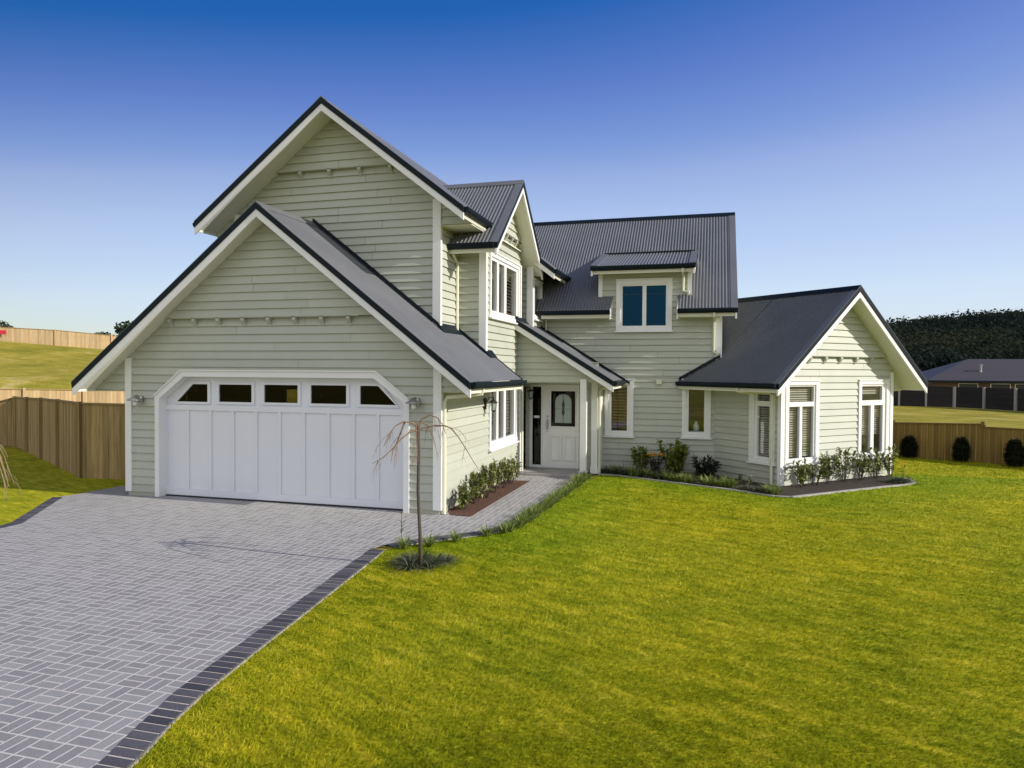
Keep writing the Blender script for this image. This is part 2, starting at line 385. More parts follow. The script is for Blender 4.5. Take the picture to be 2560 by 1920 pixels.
# darker towards the anti-sun side and brightest at right angles to the sun
pf = mth(nt, 'MULTIPLY_ADD', mth(nt, 'MULTIPLY', mth(nt, 'ADD', sx.outputs[0], .78), mth(nt, 'ADD', sx.outputs[0], .27)), -.80, mth(nt, 'MULTIPLY_ADD', mth(nt, 'ADD', sx.outputs[0], .78), .80, .72))
lk(nt, mth(nt, 'MAXIMUM', pf, .6), pol.inputs['Scale'])
sp = nd(nt, 'ShaderNodeSeparateColor'); lk(nt, pol.outputs[0], sp.inputs[0]); cb = nd(nt, 'ShaderNodeCombineColor')
for k, st in enumerate((((0, 0), (.13, .004), (.163, .018), (.2, .115), (.24, .21), (.27, .32), (.33, .43), (.53, .63), (.69, .70), (1.2, .95)),
                        ((0, 0), (.2, .06), (.283, .127), (.345, .222), (.41, .35), (.448, .44), (.535, .575), (.75, .77), (1.2, .92)),
                        ((0, 0), (.35, .28), (.495, .44), (.58, .595), (.655, .70), (.726, .79), (.77, .85), (.88, .95), (1.2, .98)))):
    r = ramp(nt, mth(nt, 'MULTIPLY', sp.outputs[k], .15 / 1.2), [(a / 1.2, (v, v, v)) for a, v in st]); lk(nt, r, cb.inputs[k])
# bright veil added behind the camera to lift fill on the shaded fronts
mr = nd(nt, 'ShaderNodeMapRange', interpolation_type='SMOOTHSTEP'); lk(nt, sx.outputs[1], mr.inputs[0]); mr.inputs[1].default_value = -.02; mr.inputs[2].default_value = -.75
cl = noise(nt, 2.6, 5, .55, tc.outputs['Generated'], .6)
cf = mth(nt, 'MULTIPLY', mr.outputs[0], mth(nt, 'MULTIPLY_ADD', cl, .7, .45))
c = mixc(nt, cf, cb.outputs[0], FILL_VEIL)
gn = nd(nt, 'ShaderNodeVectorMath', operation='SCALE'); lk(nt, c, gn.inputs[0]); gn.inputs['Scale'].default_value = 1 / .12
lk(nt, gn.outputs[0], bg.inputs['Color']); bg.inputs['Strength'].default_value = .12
S = Vector((math.cos(EL) * math.cos(AZ), math.cos(EL) * math.sin(AZ), math.sin(EL)))
sl = bpy.data.lights.new('sun', 'SUN'); sl.energy = 4.8; sl.angle = R(.53); sl.color = (1, .935, .855)
so = bpy.data.objects.new('sun', sl); C.objects.link(so); so.rotation_euler = S.to_track_quat('Z', 'Y').to_euler(); so.location = S * 60

cam = bpy.data.cameras.new('camera'); co = bpy.data.objects.new('camera', cam); C.objects.link(co); sc.camera = co
cam.sensor_width = 36; cam.lens = 1780.0 / 2560 * 36; cam.clip_start = .1; cam.clip_end = 6000
fw = Vector((-.27106602, .96234338, -.02045557)); rt = Vector((.96249756, .27123052, .00569611)); up = Vector((-.01102979, .01814441, .99977454))
CAM = Vector((10.97887, -11.35512, 2.41602))
mw = Matrix((rt, up, -fw)).transposed().to_4x4(); mw.translation = CAM; co.matrix_world = mw
sc.view_settings.view_transform = 'Standard'; sc.view_settings.look = 'None'; sc.view_settings.exposure = 0; sc.view_settings.gamma = 1
sc.render.engine = 'CYCLES'; sc.cycles.max_bounces = 8; sc.cycles.transparent_max_bounces = 16; sc.cycles.diffuse_bounces = 3; sc.cycles.caustics_reflective = False; sc.cycles.caustics_refractive = False
sc.cycles.use_denoising = True

# ------------------------------------------------------------------ the house
X, Y = (1, 0), (0, 1); NX, NY = (-1, 0), (0, -1)
G0 = (12.4048, 5.1296); g = (.7077, .7065); n_ = (-.7065, .7077); ng = (-g[0], -g[1]); nn = (-n_[0], -n_[1])
house = empty('house', (3.25, 0, 0), 'two-storey weatherboard house in pale sage green with white trim and charcoal iron roofs', 'house')
def part(mb, name, m, label=None, parent=house, smooth=False):
    o = mb.build(name, M[m] if isinstance(m, str) else m, parent, smooth)
    if label: o['label'] = label
    return o

def zg(x): return 5.302 - .7836 * abs(x - 3.2286)
def zu(x): return 7.557 - .7709 * abs(x - 3.739)
def zb(y): return 6.522 - .854 * abs(y - 3.81)
def zw(t): return 4.304 - .834 * abs(t - 1.954)
DROP = .17

# ---- walls with their openings
# openings: garage door, then windows  (u0,u1,z0,z1)
gd = [(.747, -.2), (5.86, -.2), (5.86, 1.83), (5.29, 2.25), (1.318, 2.25), (.747, 1.83)]
mb = MB(); ZK = 3.348
ol = [(0, -.0), (6.5, 0), (6.5, zg(6.5) - DROP), (3.2286, 5.302 - DROP), (0, zg(0) - DROP)]
boards(mb, (0, 0), X, NY, clip(ol, 0, 1, ZK), [gd]); boards(mb, (0, 0), X, NY, clip(ol, 0, -1, -ZK), [], .09, z0=ZK)
garage_wall = part(mb, 'wall', 'wall', 'front garage gable wall in sage weatherboards')
for O_, U_, N_, a, b2 in (((0, 0), X, NY, 0, .64), ((0, 0), X, NY, 5.96, 6.512), ((6.5, 0), Y, X, .012, 5.1)):
    mb = MB(); slab3(mb, O_, U_, N_, a, b2, -.09, -.002, -.02, .012); part(mb, 'base_board', 'wall')
wl = (2.78, 4.76, .80, 2.05)            # lower side window opening
wu = (2.76, 4.93, 3.56, 4.79)           # upper bay window opening
mb = MB(); boards(mb, (6.5, 0), Y, X, rect(0, 2.45, 0, 2.56), [])
ol = [(2.45, 0), (5.166, 0), (5.166, zb(5.166) - DROP), (3.81, 6.522 - DROP), (2.45, zb(2.45) - DROP)]; ZB = 5.41
boards(mb, (6.5, 0), Y, X, clip(ol, 0, 1, ZB), [rect(*wl), rect(*wu)]); boards(mb, (6.5, 0), Y, X, clip(ol, 0, -1, -ZB), [], .07, z0=ZB)
part(mb, 'wall', 'wall', 'sunlit side wall below and under the small bay gable')
mb = MB(); boards(mb, (0, 2.45), X, NY, rect(5.9, 6.5, 2.3, 5.1)); part(mb, 'wall', 'wall')
ZU = 6.38
ol = [(1.43, 2.5), (5.916, 2.5), (5.916, zu(5.916) - DROP), (3.739, 7.557 - DROP), (1.43, zu(1.43) - DROP)]
mb = MB(); boards(mb, (0, 1.428), X, NY, clip(ol, 0, 1, ZU)); boards(mb, (0, 1.428), X, NY, clip(ol, 0, -1, -ZU), [], .08, z0=ZU)
part(mb, 'wall', 'wall', 'tall upper-storey front gable wall')
mb = MB(); boards(mb, (5.916, 0), Y, X, rect(1.428, 2.46, 2.4, 5.69)); part(mb, 'wall', 'wall')
w3 = (5.14, 6.08, 3.74, 4.57)
mb = MB(); boards(mb, (0, 5.55), X, NY, rect(6.3, 6.7, 2.0, 5.02)); boards(mb, (6.7, 0), Y, X, rect(5.55, 6.5, 2.2, 5.02), [rect(5.66, 6.47, 3.72, 4.56)])
part(mb, 'wall', 'wall')
def zp(x): return 3.59 - .622 * (x - 6.5)
mb = MB(); boards(mb, (0, 4.98), X, NY, [(6.5, 2.13), (8.6, 2.13), (8.6, zp(8.6) - .14), (6.5, zp(6.5) - .14)], z0=2.13)
mb2 = mb; slab3(mb, (0, 4.98), X, NY, 6.5, 8.2, 2.10, 2.13, -.1, .0)
part(mb, 'wall', 'wall', 'boarded gable panel above the entry porch')
fd = (6.60, 7.84, -.06, 2.04)
mb = MB(); boards(mb, (0, 5.85), X, NY, rect(6.5, 8.32, -.08, 2.6), [rect(*fd)]); part(mb, 'wall', 'wall', 'recessed wall around the front door')
r1 = (8.45, 9.03, .84, 2.10); r2 = (10.34, 10.87, .86, 2.12); dw = (8.73, 9.92, 3.46, 4.56)
mb = MB(); boards(mb, (0, 6.5), X, NY, rect(6.7, 11.14, -.18, 4.02), [rect(*r1), rect(*r2), rect(*dw)]); 
boards(mb, (0, 6.5), X, NY, rect(8.22, 10.45, 4.02, 4.88), [rect(*dw)])
slab3(mb, (0, 6.5), X, NY, 8.25, 11.0, 2.235, 2.265, 0, .034)
part(mb, 'wall', 'wall', 'rear wall with the dormer face standing on it')
mb = MB(); boards(mb, (11.14, 0), Y, X, [(6.5, -.18), (10, -.18), (10, 6.5), (9.4, 6.55), (6.5, 4.02)]); part(mb, 'wall', 'wall')
wl1 = (.20, 1.13, .42, 2.13); wr1 = (2.71, 3.70, .42, 2.13); wa = (.20, .70, .43, 2.12); ZW = 2.757
ol = [(0, -.12), (3.907, -.12), (3.907, zw(3.907) - DROP), (1.954, 4.304 - DROP), (0, zw(0) - DROP)]
mb = MB(); boards(mb, G0, g, nn, clip(ol, 0, 1, ZW), [rect(*wl1), rect(*wr1)], z0=-.12); boards(mb, G0, g, nn, clip(ol, 0, -1, -ZW), [], .07, z0=ZW)
part(mb, 'wall', 'wall', 'sunlit gable wall of the right wing')
mb = MB(); boards(mb, G0, n_, ng, rect(0, 2.0, -.12, 2.5), [rect(*wa)], z0=-.12); part(mb, 'wall', 'wall', 'shaded side wall of the right wing')
GR = (G0[0] + 3.907 * g[0], G0[1] + 3.907 * g[1])
mb = MB(); boards(mb, GR, n_, g, rect(0, 6, -.12, 2.5), z0=-.12); part(mb, 'wall', 'wall')
lo = (4.35, 4.82, .55, 2.06)
# unseen sides close the shell; inner linings keep the rooms dark
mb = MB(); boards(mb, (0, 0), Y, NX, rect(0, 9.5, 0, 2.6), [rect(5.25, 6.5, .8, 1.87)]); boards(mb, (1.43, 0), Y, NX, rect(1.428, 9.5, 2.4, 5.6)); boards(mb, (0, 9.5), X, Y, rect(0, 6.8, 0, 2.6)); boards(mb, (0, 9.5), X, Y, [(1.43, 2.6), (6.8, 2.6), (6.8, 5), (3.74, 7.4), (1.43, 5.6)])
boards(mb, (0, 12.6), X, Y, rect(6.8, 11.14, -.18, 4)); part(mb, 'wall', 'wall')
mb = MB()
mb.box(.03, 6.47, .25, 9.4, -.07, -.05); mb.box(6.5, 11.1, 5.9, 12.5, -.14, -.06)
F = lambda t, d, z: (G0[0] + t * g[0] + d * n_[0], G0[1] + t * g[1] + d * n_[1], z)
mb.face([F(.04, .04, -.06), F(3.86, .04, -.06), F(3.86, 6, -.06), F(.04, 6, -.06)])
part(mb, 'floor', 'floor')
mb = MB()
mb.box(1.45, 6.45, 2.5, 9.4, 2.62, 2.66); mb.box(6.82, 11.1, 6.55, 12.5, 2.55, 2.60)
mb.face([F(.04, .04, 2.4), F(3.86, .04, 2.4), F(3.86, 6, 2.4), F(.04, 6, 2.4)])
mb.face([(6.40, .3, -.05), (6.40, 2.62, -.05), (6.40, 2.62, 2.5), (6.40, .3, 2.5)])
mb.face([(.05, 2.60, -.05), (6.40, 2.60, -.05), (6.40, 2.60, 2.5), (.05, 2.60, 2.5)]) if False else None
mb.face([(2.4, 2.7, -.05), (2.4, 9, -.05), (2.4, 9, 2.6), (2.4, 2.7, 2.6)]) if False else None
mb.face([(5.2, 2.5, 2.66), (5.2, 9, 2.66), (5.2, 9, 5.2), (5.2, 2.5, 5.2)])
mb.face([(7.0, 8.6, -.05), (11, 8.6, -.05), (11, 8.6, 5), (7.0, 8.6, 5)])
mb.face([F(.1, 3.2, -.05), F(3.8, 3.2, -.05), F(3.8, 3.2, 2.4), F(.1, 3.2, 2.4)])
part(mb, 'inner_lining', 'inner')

# ---- corner boards, bases
def vboard(mb, x0, x1, y0, y1, z0, z1): mb.box(x0, x1, y0, y1, z0, z1)
mb = MB(); vboard(mb, -.044, .10, -.048, .06, .0, 2.60); part(mb, 'corner_board', 'white')
mb = MB(); vboard(mb, 6.40, 6.548, -.048, .05, .0, 2.56); part(mb, 'corner_board', 'white')
mb = MB(); vboard(mb, 5.80, 5.964, 1.380, 1.47, 2.9, 5.66); part(mb, 'corner_board', 'white')
mb = MB(); vboard(mb, 1.38, 1.50, 1.380, 1.5, 3.6, 5.6); part(mb, 'corner_board', 'white')
mb = MB(); vboard(mb, 6.395, 6.548, 2.402, 2.52, 2.55, 5.05); part(mb, 'corner_board', 'white')
mb = MB(); vboard(mb, 6.46, 6.548, 5.09, 5.20, -.06, 4.9); part(mb, 'corner_board', 'white')
mb = MB(); vboard(mb, 6.59, 6.748, 5.502, 5.62, 3.0, 5.0); part(mb, 'corner_board', 'white')
mb = MB(); vboard(mb, 11.04, 11.188, 6.452, 6.56, 2.6, 4.0); part(mb, 'corner_board', 'white')
mb = MB(); vboard(mb, 8.20, 8.30, 6.452, 6.53, 4.24, 4.86); part(mb, 'corner_board', 'white')
mb = MB(); vboard(mb, 10.37, 10.47, 6.452, 6.53, 4.24, 4.86); part(mb, 'corner_board', 'white')
mb = MB(); slab3(mb, G0, g, nn, -.034, .09, -.09, 2.3, -.04, .05); slab3(mb, G0, n_, ng, -.0, .03, -.09, 2.3, -.01, .048); part(mb, 'corner_board', 'white')
mb = MB(); slab3(mb, G0, g, nn, 3.83, 3.94, -.09, 2.4, -.06, .05); part(mb, 'corner_board', 'white')

# ---- gable corbels under the jettied boards
def corbels(O, U, N, us, z, d):
    for u in us:
        mb = MB()
        def P(a, zz, dd): return (O[0] + U[0] * a + N[0] * dd, O[1] + U[1] * a + N[1] * dd, zz)
        prof = [(.0, z - .17), (.025, z - .17), (.05, z - .13), (d + .03, z - .06), (d + .03, z - .002), (0, z - .002)]
        mb.prism([P(u - .035, zz, dd) for dd, zz in prof], [P(u + .035, zz, dd) for dd, zz in prof])
        part(mb, 'corbel', 'wall')
    mb = MB(); slab3(mb, O, U, N, min(us) - .2, max(us) + .2, z - .012, z + .02, .0, d + .03); part(mb, 'drip_mould', 'wall')
corbels((0, 0), X, NY, [1.05, 1.594, 2.126, 2.664, 3.199, 3.739, 4.283, 4.815], ZK, .09)
corbels((0, 1.428), X, NY, [2.263, 2.95, 3.602, 4.264, 4.918], ZU, .08)
corbels((6.5, 0), Y, X, [3.0, 3.4, 3.81, 4.22, 4.62], ZB, .07)
corbels(G0, g, nn, [.86, 1.39, 1.92, 2.485, 3.035], ZW, .07)

# ---- roofs
def prismE(mb, O, E, H, pts, e0, e1):
    P = lambda e, h, z: (O[0] + E[0] * e + H[0] * h, O[1] + E[1] * e + H[1] * h, z)
    mb.prism([P(e0, h, z) for h, z in pts], [P(e1, h, z) for h, z in pts])
def slope(O, E, H, e0, e1, hr, zr, he, ze, label, lo=None, hi=None, gutter=(), barges=(), soffit=True, cap=True, amp=.0115, fascia=None, pitch=.076, se=None, rm='roof'):
    """one roof plane: corrugated sheet along E, falling along H from (hr,zr) to (he,ze)"""
    sg = 1 if he > hr else -1; L = math.hypot(hr - he, zr - ze); nh, nz = sg * (zr - ze) / L, abs(hr - he) / L
    P = lambda e, h, z: (O[0] + E[0] * e + H[0] * h, O[1] + E[1] * e + H[1] * h, z)
    mb = MB(); K = max(2, int(round((e1 - e0) / pitch * 8))); prev = None
    for k in range(K + 1):
        e = e0 + (e1 - e0) * k / K; a = lo(e) if lo else 0.; b_ = hi(e) if hi else 1.
        o = amp * (1 + math.sin(2 * math.pi * e / pitch))
        row = []
        for s_ in (a, b_):
            h = he + (hr - he) * s_; z = ze + (zr - ze) * s_; row.append(P(e, h + nh * o, z + nz * o))
        i = len(mb.v); mb.v += row
        if prev is not None: mb.f.append((prev, i, i + 1, prev + 1))
        prev = i
    ro = mb.build('roof', M[rm], house, smooth=True); ro['label'] = label
    m_ = (zr - ze) / (hr - he)
    if soffit:
        s0, s1 = (se if se else (e0 + .01, e1 - .01)); mb = MB()
        prismE(mb, O, E, H, [(he, ze - .15), (hr, zr - .15), (hr, zr - .165), (he, ze - .165)], s0, s1); mb.build('soffit', M['soffit'], ro)
    for a, b_ in gutter:
        mb = MB(); q = [(he - sg * .005, ze - .015), (he + sg * .10, ze - .0), (he + sg * .115, ze - .02), (he + sg * .105, ze - .06), (he + sg * .07, ze - .105), (he - sg * .005, ze - .11)]
        prismE(mb, O, E, H, q, a, b_); mb.build('gutter', M['dark'], ro)
        mb = MB(); prismE(mb, O, E, H, [(he - sg * .03, ze - .03), (he - sg * .006, ze - .03), (he - sg * .006, ze - .185), (he - sg * .03, ze - .185)], a, b_); mb.build('fascia', M['soffit'], ro)
    for e, d in barges:               # e position, d outward sign along E
        ea, eb = sorted((e + d * .012, e - d * .03)); x0 = he + sg * .03; xz = ze + m_ * sg * .03
        mb = MB(); prismE(mb, O, E, H, [(hr, zr - .092), (x0, xz - .092), (x0, xz - .225), (hr, zr - .225)], ea, eb); mb.build('barge_board', M['white'], ro)
        ea, eb = sorted((e + d * .03, e - d * .035)); 
        mb = MB(); prismE(mb, O, E, H, [(hr, zr + .024), (x0, xz + .024), (x0, xz - .089), (hr, zr - .089)], ea, eb)
        mb.build('barge_flashing', M['dark'], ro)
        ea, eb = sorted((e + d * .032, e - d * .13)); mb = MB(); prismE(mb, O, E, H, [(hr, zr + .037), (x0, xz + .037), (x0, xz + .028), (hr, zr + .028)], ea, eb)
        mb.build('barge_capping', M['roof'], ro)
    if cap:
        mb = MB(); w_ = .13 * (-sg) * -1
        q = [(hr, zr + .045), (hr + sg * .13, zr + .045 + m_ * sg * .13), (hr + sg * .13, zr + .03 + m_ * sg * .13), (hr, zr + .03)]
        prismE(mb, O, E, H, q, e0 - .03, e1 + .03); mb.build('ridge_capping', M['dark'], ro)
    return ro
O0 = (0, 0)
def frac(h, hr, he): return (h - he) / (hr - he)
# garage: right plane runs back to the upper walls
hiR = lambda e: 1. if e < 1.40 else (frac(5.93, 3.2286, 7.1885) if e < 2.43 else frac(6.52, 3.2286, 7.1885))
slope(O0, Y, X, -.476, 2.87, 3.2286, 5.302, 7.1885, 2.199, 'smooth-looking right garage roof plane in bright sun', hi=hiR, gutter=[(-.44, 2.86)], barges=[(-.476, -1)], soffit=False, cap=False)
mb = MB(); m_ = -.7836
prismE(mb, O0, Y, X, [(3.2286, 5.152), (7.18, 2.055), (7.18, 2.04), (3.2286, 5.137)], -.46, -.0); part(mb, 'soffit', 'soffit')
mb = MB(); prismE(mb, O0, Y, X, [(6.54, zg(6.54) - .03), (7.2, zg(7.2) - .03), (7.2, zg(7.2) - .22), (6.54, zg(6.54) - .22)], 2.84, 2.87); part(mb, 'barge_board', 'white')
mb = MB(); prismE(mb, O0, Y, X, [(6.53, zg(6.53) + .03), (7.2, zg(7.2) + .03), (7.2, zg(7.2) - .03), (6.53, zg(6.53) - .03)], 2.80, 2.885); part(mb, 'barge_flashing', 'dark')
slope(O0, Y, X, -.476, 9.8, 3.2286, 5.302, -.8246, 2.126, 'left garage roof plane', gutter=[(-.44, 9.7)], barges=[(-.476, -1)], cap=False)
mb = MB(); prismE(mb, O0, Y, X, [(3.1, 5.302 - .10 + .05), (3.2286, 5.355), (3.36, 5.302 - .10 + .05), (3.36, 5.302 - .103 + .03), (3.2286, 5.33), (3.1, 5.302 - .103 + .03)], -.51, 1.43); part(mb, 'ridge_capping', 'roof')
# apron flashings where the garage roof meets the walls above
mb = MB()
prismE(mb, O0, Y, X, [(3.23, 5.35), (5.93, zg(5.93) + .05), (5.93, zg(5.93) + .12), (3.23, 5.42)], 1.34, 1.41)
prismE(mb, O0, Y, X, [(5.92, zg(5.92) + .03), (6.06, zg(6.06) + .045), (6.06, zg(6.06) + .03), (5.92, zg(5.92) + .12)], 1.34, 2.44)
prismE(mb, O0, Y, X, [(5.92, zg(5.92) + .03), (6.54, zg(6.54) + .03), (6.54, zg(6.54) + .10), (5.92, zg(5.92) + .10)], 2.37, 2.43)
prismE(mb, O0, Y, X, [(6.53, zg(6.53) + .03), (6.65, zg(6.65) + .045), (6.65, zg(6.65) + .03), (6.53, zg(6.53) + .10)], 2.40, 2.87)
part(mb, 'flashing', 'dark')
# boxed eave ends: boarded triangles over level soffits
def boxed(O, U, N, pts, lab=None):
    mb = MB(); boards(mb, O, U, N, pts); part(mb, 'eave_return', 'wall', lab)
boxed((0, 0), X, NY, [(6.53, 2.035), (7.15, 2.035), (7.15, zg(7.15) - DROP + .02), (6.53, zg(6.53) - DROP + .02)])
boxed((0, 0), X, NY, [(-.78, 1.97), (-.03, 1.97), (-.03, 2.126 + .7836 * (.7946) - DROP + .02), (-.78, 2.126 + .7836 * .0446 - DROP + .03)])
boxed((0, 1.428), X, NY, [(5.93, 5.17), (6.56, 5.17), (6.56, zu(6.56) - DROP + .02), (5.93, zu(5.93) - DROP + .02)])
boxed((0, 1.428), X, NY, [(.92, 5.17), (1.40, 5.17), (1.40, zu(1.40) - DROP + .02), (.92, zu(.92) - DROP + .02)])
for q in ((6.505, 7.16, .0, 2.86, 2.018), (-.80, -.02, .0, 9.5, 1.95), (5.92, 6.565, 1.43, 2.45, 5.15), (.915, 1.42, 1.43, 9.5, 5.15)):
    mb = MB(); mb.box(q[0], q[1], q[2] + .002, q[3], q[4], q[4] + .015); part(mb, 'soffit', 'soffit')
# main gable
slope(O0, Y, X, .828, 9.9, 3.739, 7.557, 6.59, 5.359, 'main gable roof plane facing the right', gutter=[(.86, 2.5)], barges=[(.828, -1)], cap=False)
slope(O0, Y, X, .828, 9.9, 3.739, 7.557, .888, 5.359, 'main gable roof plane facing the left', gutter=[(.86, 9.8)], barges=[(.828, -1)], cap=False)
mb = MB(); prismE(mb, O0, Y, X, [(3.61, 7.505), (3.739, 7.612), (3.87, 7.505), (3.87, 7.485), (3.739, 7.585), (3.61, 7.485)], .80, 9.9); part(mb, 'ridge_capping', 'roof')
slope(O0, Y, X, 5.42, 9.5, 6.5, zu(6.5) - .004, 7.26, zu(7.26) - .004, 'small extended eave beside the bay', gutter=[(5.46, 8.4)], barges=[(5.42, -1)], cap=False)
mb = MB(); mb.box(6.60, 6.70, 2.35, 2.38, 5.16, 5.34); part(mb, 'gutter_end', 'cream')
# bay gable, ridge along x
bay = dict(gutter=[(5.93, 6.88)], barges=[(6.925, 1)], cap=False)
slope(O0, X, Y, 4.7, 6.925, 3.81, 6.522, 1.882, 4.876, 'corrugated left plane of the small bay gable', **bay, lo=lambda e: max(0., frac(2.44, 3.81, 1.882)) if e < 5.93 else 0., se=(5.94, 6.91))
slope(O0, X, Y, 4.7, 6.925, 3.81, 6.522, 5.738, 4.876, 'right plane of the small bay gable', barges=[(6.925, 1)], cap=False, se=(5.94, 6.91))
mb = MB(); prismE(mb, O0, X, Y, [(3.69, 6.47), (3.81, 6.575), (3.93, 6.47), (3.93, 6.45), (3.81, 6.55), (3.69, 6.45)], 4.7, 6.95); part(mb, 'ridge_capping', 'roof')
# porch lean-to
slope(O0, Y, X, 4.70, 6.5, 6.45, zp(6.45), 8.80, zp(8.80), 'lean-to roof over the entry porch', gutter=[(4.74, 6.48)], barges=[(4.70, -1)], cap=False)
mb = MB(); prismE(mb, O0, Y, X, [(6.6, zp(6.6) + .03), (9.0, zp(9.0) + .03), (9.0, zp(9.0) + .09), (6.6, zp(6.6) + .09)], 6.42, 6.47)
prismE(mb, O0, Y, X, [(6.53, zp(6.53) + .02), (6.66, zp(6.66) + .04), (6.66, zp(6.66) + .03), (6.53, zp(6.53) + .10)], 4.7, 6.45); part(mb, 'flashing', 'dark')
# rear wing: eave broken by the wall dormer
zr_ = lambda y: 3.88 + .85 * (y - 6.05)
ZR = 6.78; YR = 6.05 + (ZR - 3.88) / .85
loR = lambda e: 0. if (e < 8.566 or e > 10.14) else frac(6.52, YR, 6.05)
slope(O0, X, Y, 4.6, 11.5, YR, ZR, 6.05, 3.88, 'large corrugated rear roof plane', lo=loR, gutter=[(6.82, 8.55), (10.16, 11.46)], barges=[(11.5, 1)], soffit=False)
slope(O0, X, Y, 4.6, 11.5, YR, ZR, 2 * YR - 6.05, 3.88, 'back plane of the rear roof', cap=False)
mb = MB()
for a, b_ in ((6.82, 8.55), (10.16, 11.14)):
    mb.box(a, b_, 6.07, 6.5, 3.685, 3.70)
prismE(mb, O0, X, Y, [(6.07, 3.74), (YR, ZR - .13), (YR, ZR - .15), (6.07, 3.72)], 11.14, 11.48); part(mb, 'soffit', 'soffit')
for a, d in ((8.566, 1), (10.14, -1)):
    mb = MB(); ea, eb = sorted((a, a - d * .03)); prismE(mb, O0, X, Y, [(6.02, 3.64), (6.02, 3.87), (6.5, 4.25), (6.5, 4.02)], ea, eb); part(mb, 'barge_board', 'white')
# dormer roof
zd = lambda y: 4.945 + .302 * (y - 6.05)
slope(O0, X, Y, 8.09, 10.54, 8.02, zd(8.02), 6.05, 4.945, 'low lean-to roof of the dormer', gutter=[(8.10, 10.53)], barges=[(8.09, -1), (10.54, 1)], cap=False)
mb = MB(); mb.box(8.12, 10.5, 7.93, 8.03, 5.50, 5.575); part(mb, 'flashing', 'dark')
mb = MB()
for x in (8.24, 10.43):
    pts = [(6.5, 4.2), (6.5, 4.86), (7.6, 5.25), (7.9, 5.44)]
    mb.prism([(x - .015, y, z) for y, z in pts], [(x + .015, y, z) for y, z in pts])
part(mb, 'cheek', 'wall')
# right wing
def W(t, d, z): return (G0[0] + t * g[0] + d * n_[0], G0[1] + t * g[1] + d * n_[1], z)
def loW(e):   # where the left plane stops at the rear wall (y=6.47)
    return 0.
ze_w = 2.1445
def hW(e):   # fraction range clipped by rear wall y<6.5 for x<11.14
    return 1.
# left plane: clip where it would pass behind the rear wall face
def clipW(e):
    # at depth e, points h from -.636 to 1.954 ; y = G0y + h*g1 + e*n1 ; x = G0x + h*g0 + e*n0 ; keep y<6.5 or x>11.15
    best = 0.
    hs = [-.636 + 2.59 * k / 200 for k in range(201)]
    for h in hs:
        x = G0[0] + h * g[0] + e * n_[0]; y = G0[1] + h * g[1] + e * n_[1]
        if y > 6.49 and x < 11.16: best = (h + .636) / 2.59
    return best
def hiW(e):
    ok = None
    for k in range(201):
        h = -.636 + 2.59 * k / 200; x = G0[0] + h * g[0] + e * n_[0]; y = G0[1] + h * g[1] + e * n_[1]
        if y > 6.49 and x < 11.16: return max(0.001, (k - 1) / 200) if k < 2 or True else 1
    return 1.
# split: front part whole, rear part only above/below the wall
def loW2(e): return 0.
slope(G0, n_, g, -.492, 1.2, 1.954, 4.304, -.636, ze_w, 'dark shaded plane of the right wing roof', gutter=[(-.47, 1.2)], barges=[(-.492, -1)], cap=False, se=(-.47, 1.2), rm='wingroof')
# remaining run: two fans cut by the rear wall corner at (11.14, 6.5)
def band(e0, e1):
    mb = MB(); K = int((e1 - e0) / .076 * 8); prev = None
    L = math.hypot(2.59, 2.16); nh, nz = -2.16 / L, 2.59 / L
    lowers = []
    rows = []
    for k in range(K + 1):
        e = e0 + (e1 - e0) * k / K; o = .009 * (1 + math.sin(2 * math.pi * e / .076))
        # wall crossing in h: y=6.47 line
        hy = (6.47 - G0[1] - e * n_[1]) / g[1]; hx = (11.17 - G0[0] - e * n_[0]) / g[0]
        rows.append((e, o, hy, hx))
    def strip(fa, fb):
        pv = None
        for e, o, hy, hx in rows:
            a, b2 = fa(hy, hx), fb(hy, hx)
            if b2 - a < .003: pv = None; continue
            i = len(mb.v)
            for h in (a, b2):
                z = ze_w + (h + .636) / 2.59 * 2.16; mb.v.append(W(h + nh * o, e, z + nz * o))
            if pv is not None: mb.f.append((pv, i, i + 1, pv + 1))
            pv = i
    # below the wall line (in front of the rear wall)
    strip(lambda hy, hx: -.636, lambda hy, hx: min(1.954, hy) if hy < hx else 1.954)
    # to the right of the corner, behind the wall line
    strip(lambda hy, hx: max(hx, -.636), lambda hy, hx: 1.954 if hx > hy else -9)
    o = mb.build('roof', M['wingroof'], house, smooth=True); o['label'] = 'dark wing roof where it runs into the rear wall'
    return o
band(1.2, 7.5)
mb = MB(); dl = (6.47 - G0[1] + .636 * g[1]) / n_[1]
q = [(-.631, ze_w - .015), (-.736, ze_w), (-.751, ze_w - .02), (-.741, ze_w - .06), (-.706, ze_w - .105), (-.631, ze_w - .11)]
prismE(mb, G0, n_, g, q, 1.2, dl - .02); part(mb, 'gutter', 'dark')
mb = MB(); prismE(mb, G0, n_, g, [(-.606, ze_w - .03), (-.63, ze_w - .03), (-.63, ze_w - .185), (-.606, ze_w - .185)], 1.2, dl); 
pa, pb = W(-.63, 1.2, ze_w - .17), W(0, 1.2, ze_w - .17)
mb.face([W(-.62, -.45, ze_w - .172), W(0, -.45, ze_w - .172), W(0, 1.93, ze_w - .172), W(-.62, dl, ze_w - .172)]); part(mb, 'soffit', 'soffit')
slope(G0, n_, g, -.492, 7.5, 1.954, 4.304, 4.544, ze_w, 'right plane of the right wing roof', gutter=[(-.47, 7.4)], barges=[(-.492, -1)], cap=False)
mb = MB(); prismE(mb, G0, n_, g, [(1.83, 4.25), (1.954, 4.355), (2.08, 4.25), (2.08, 4.23), (1.954, 4.33), (1.83, 4.23)], -.52, 7.5); part(mb, 'ridge_capping', 'dark')
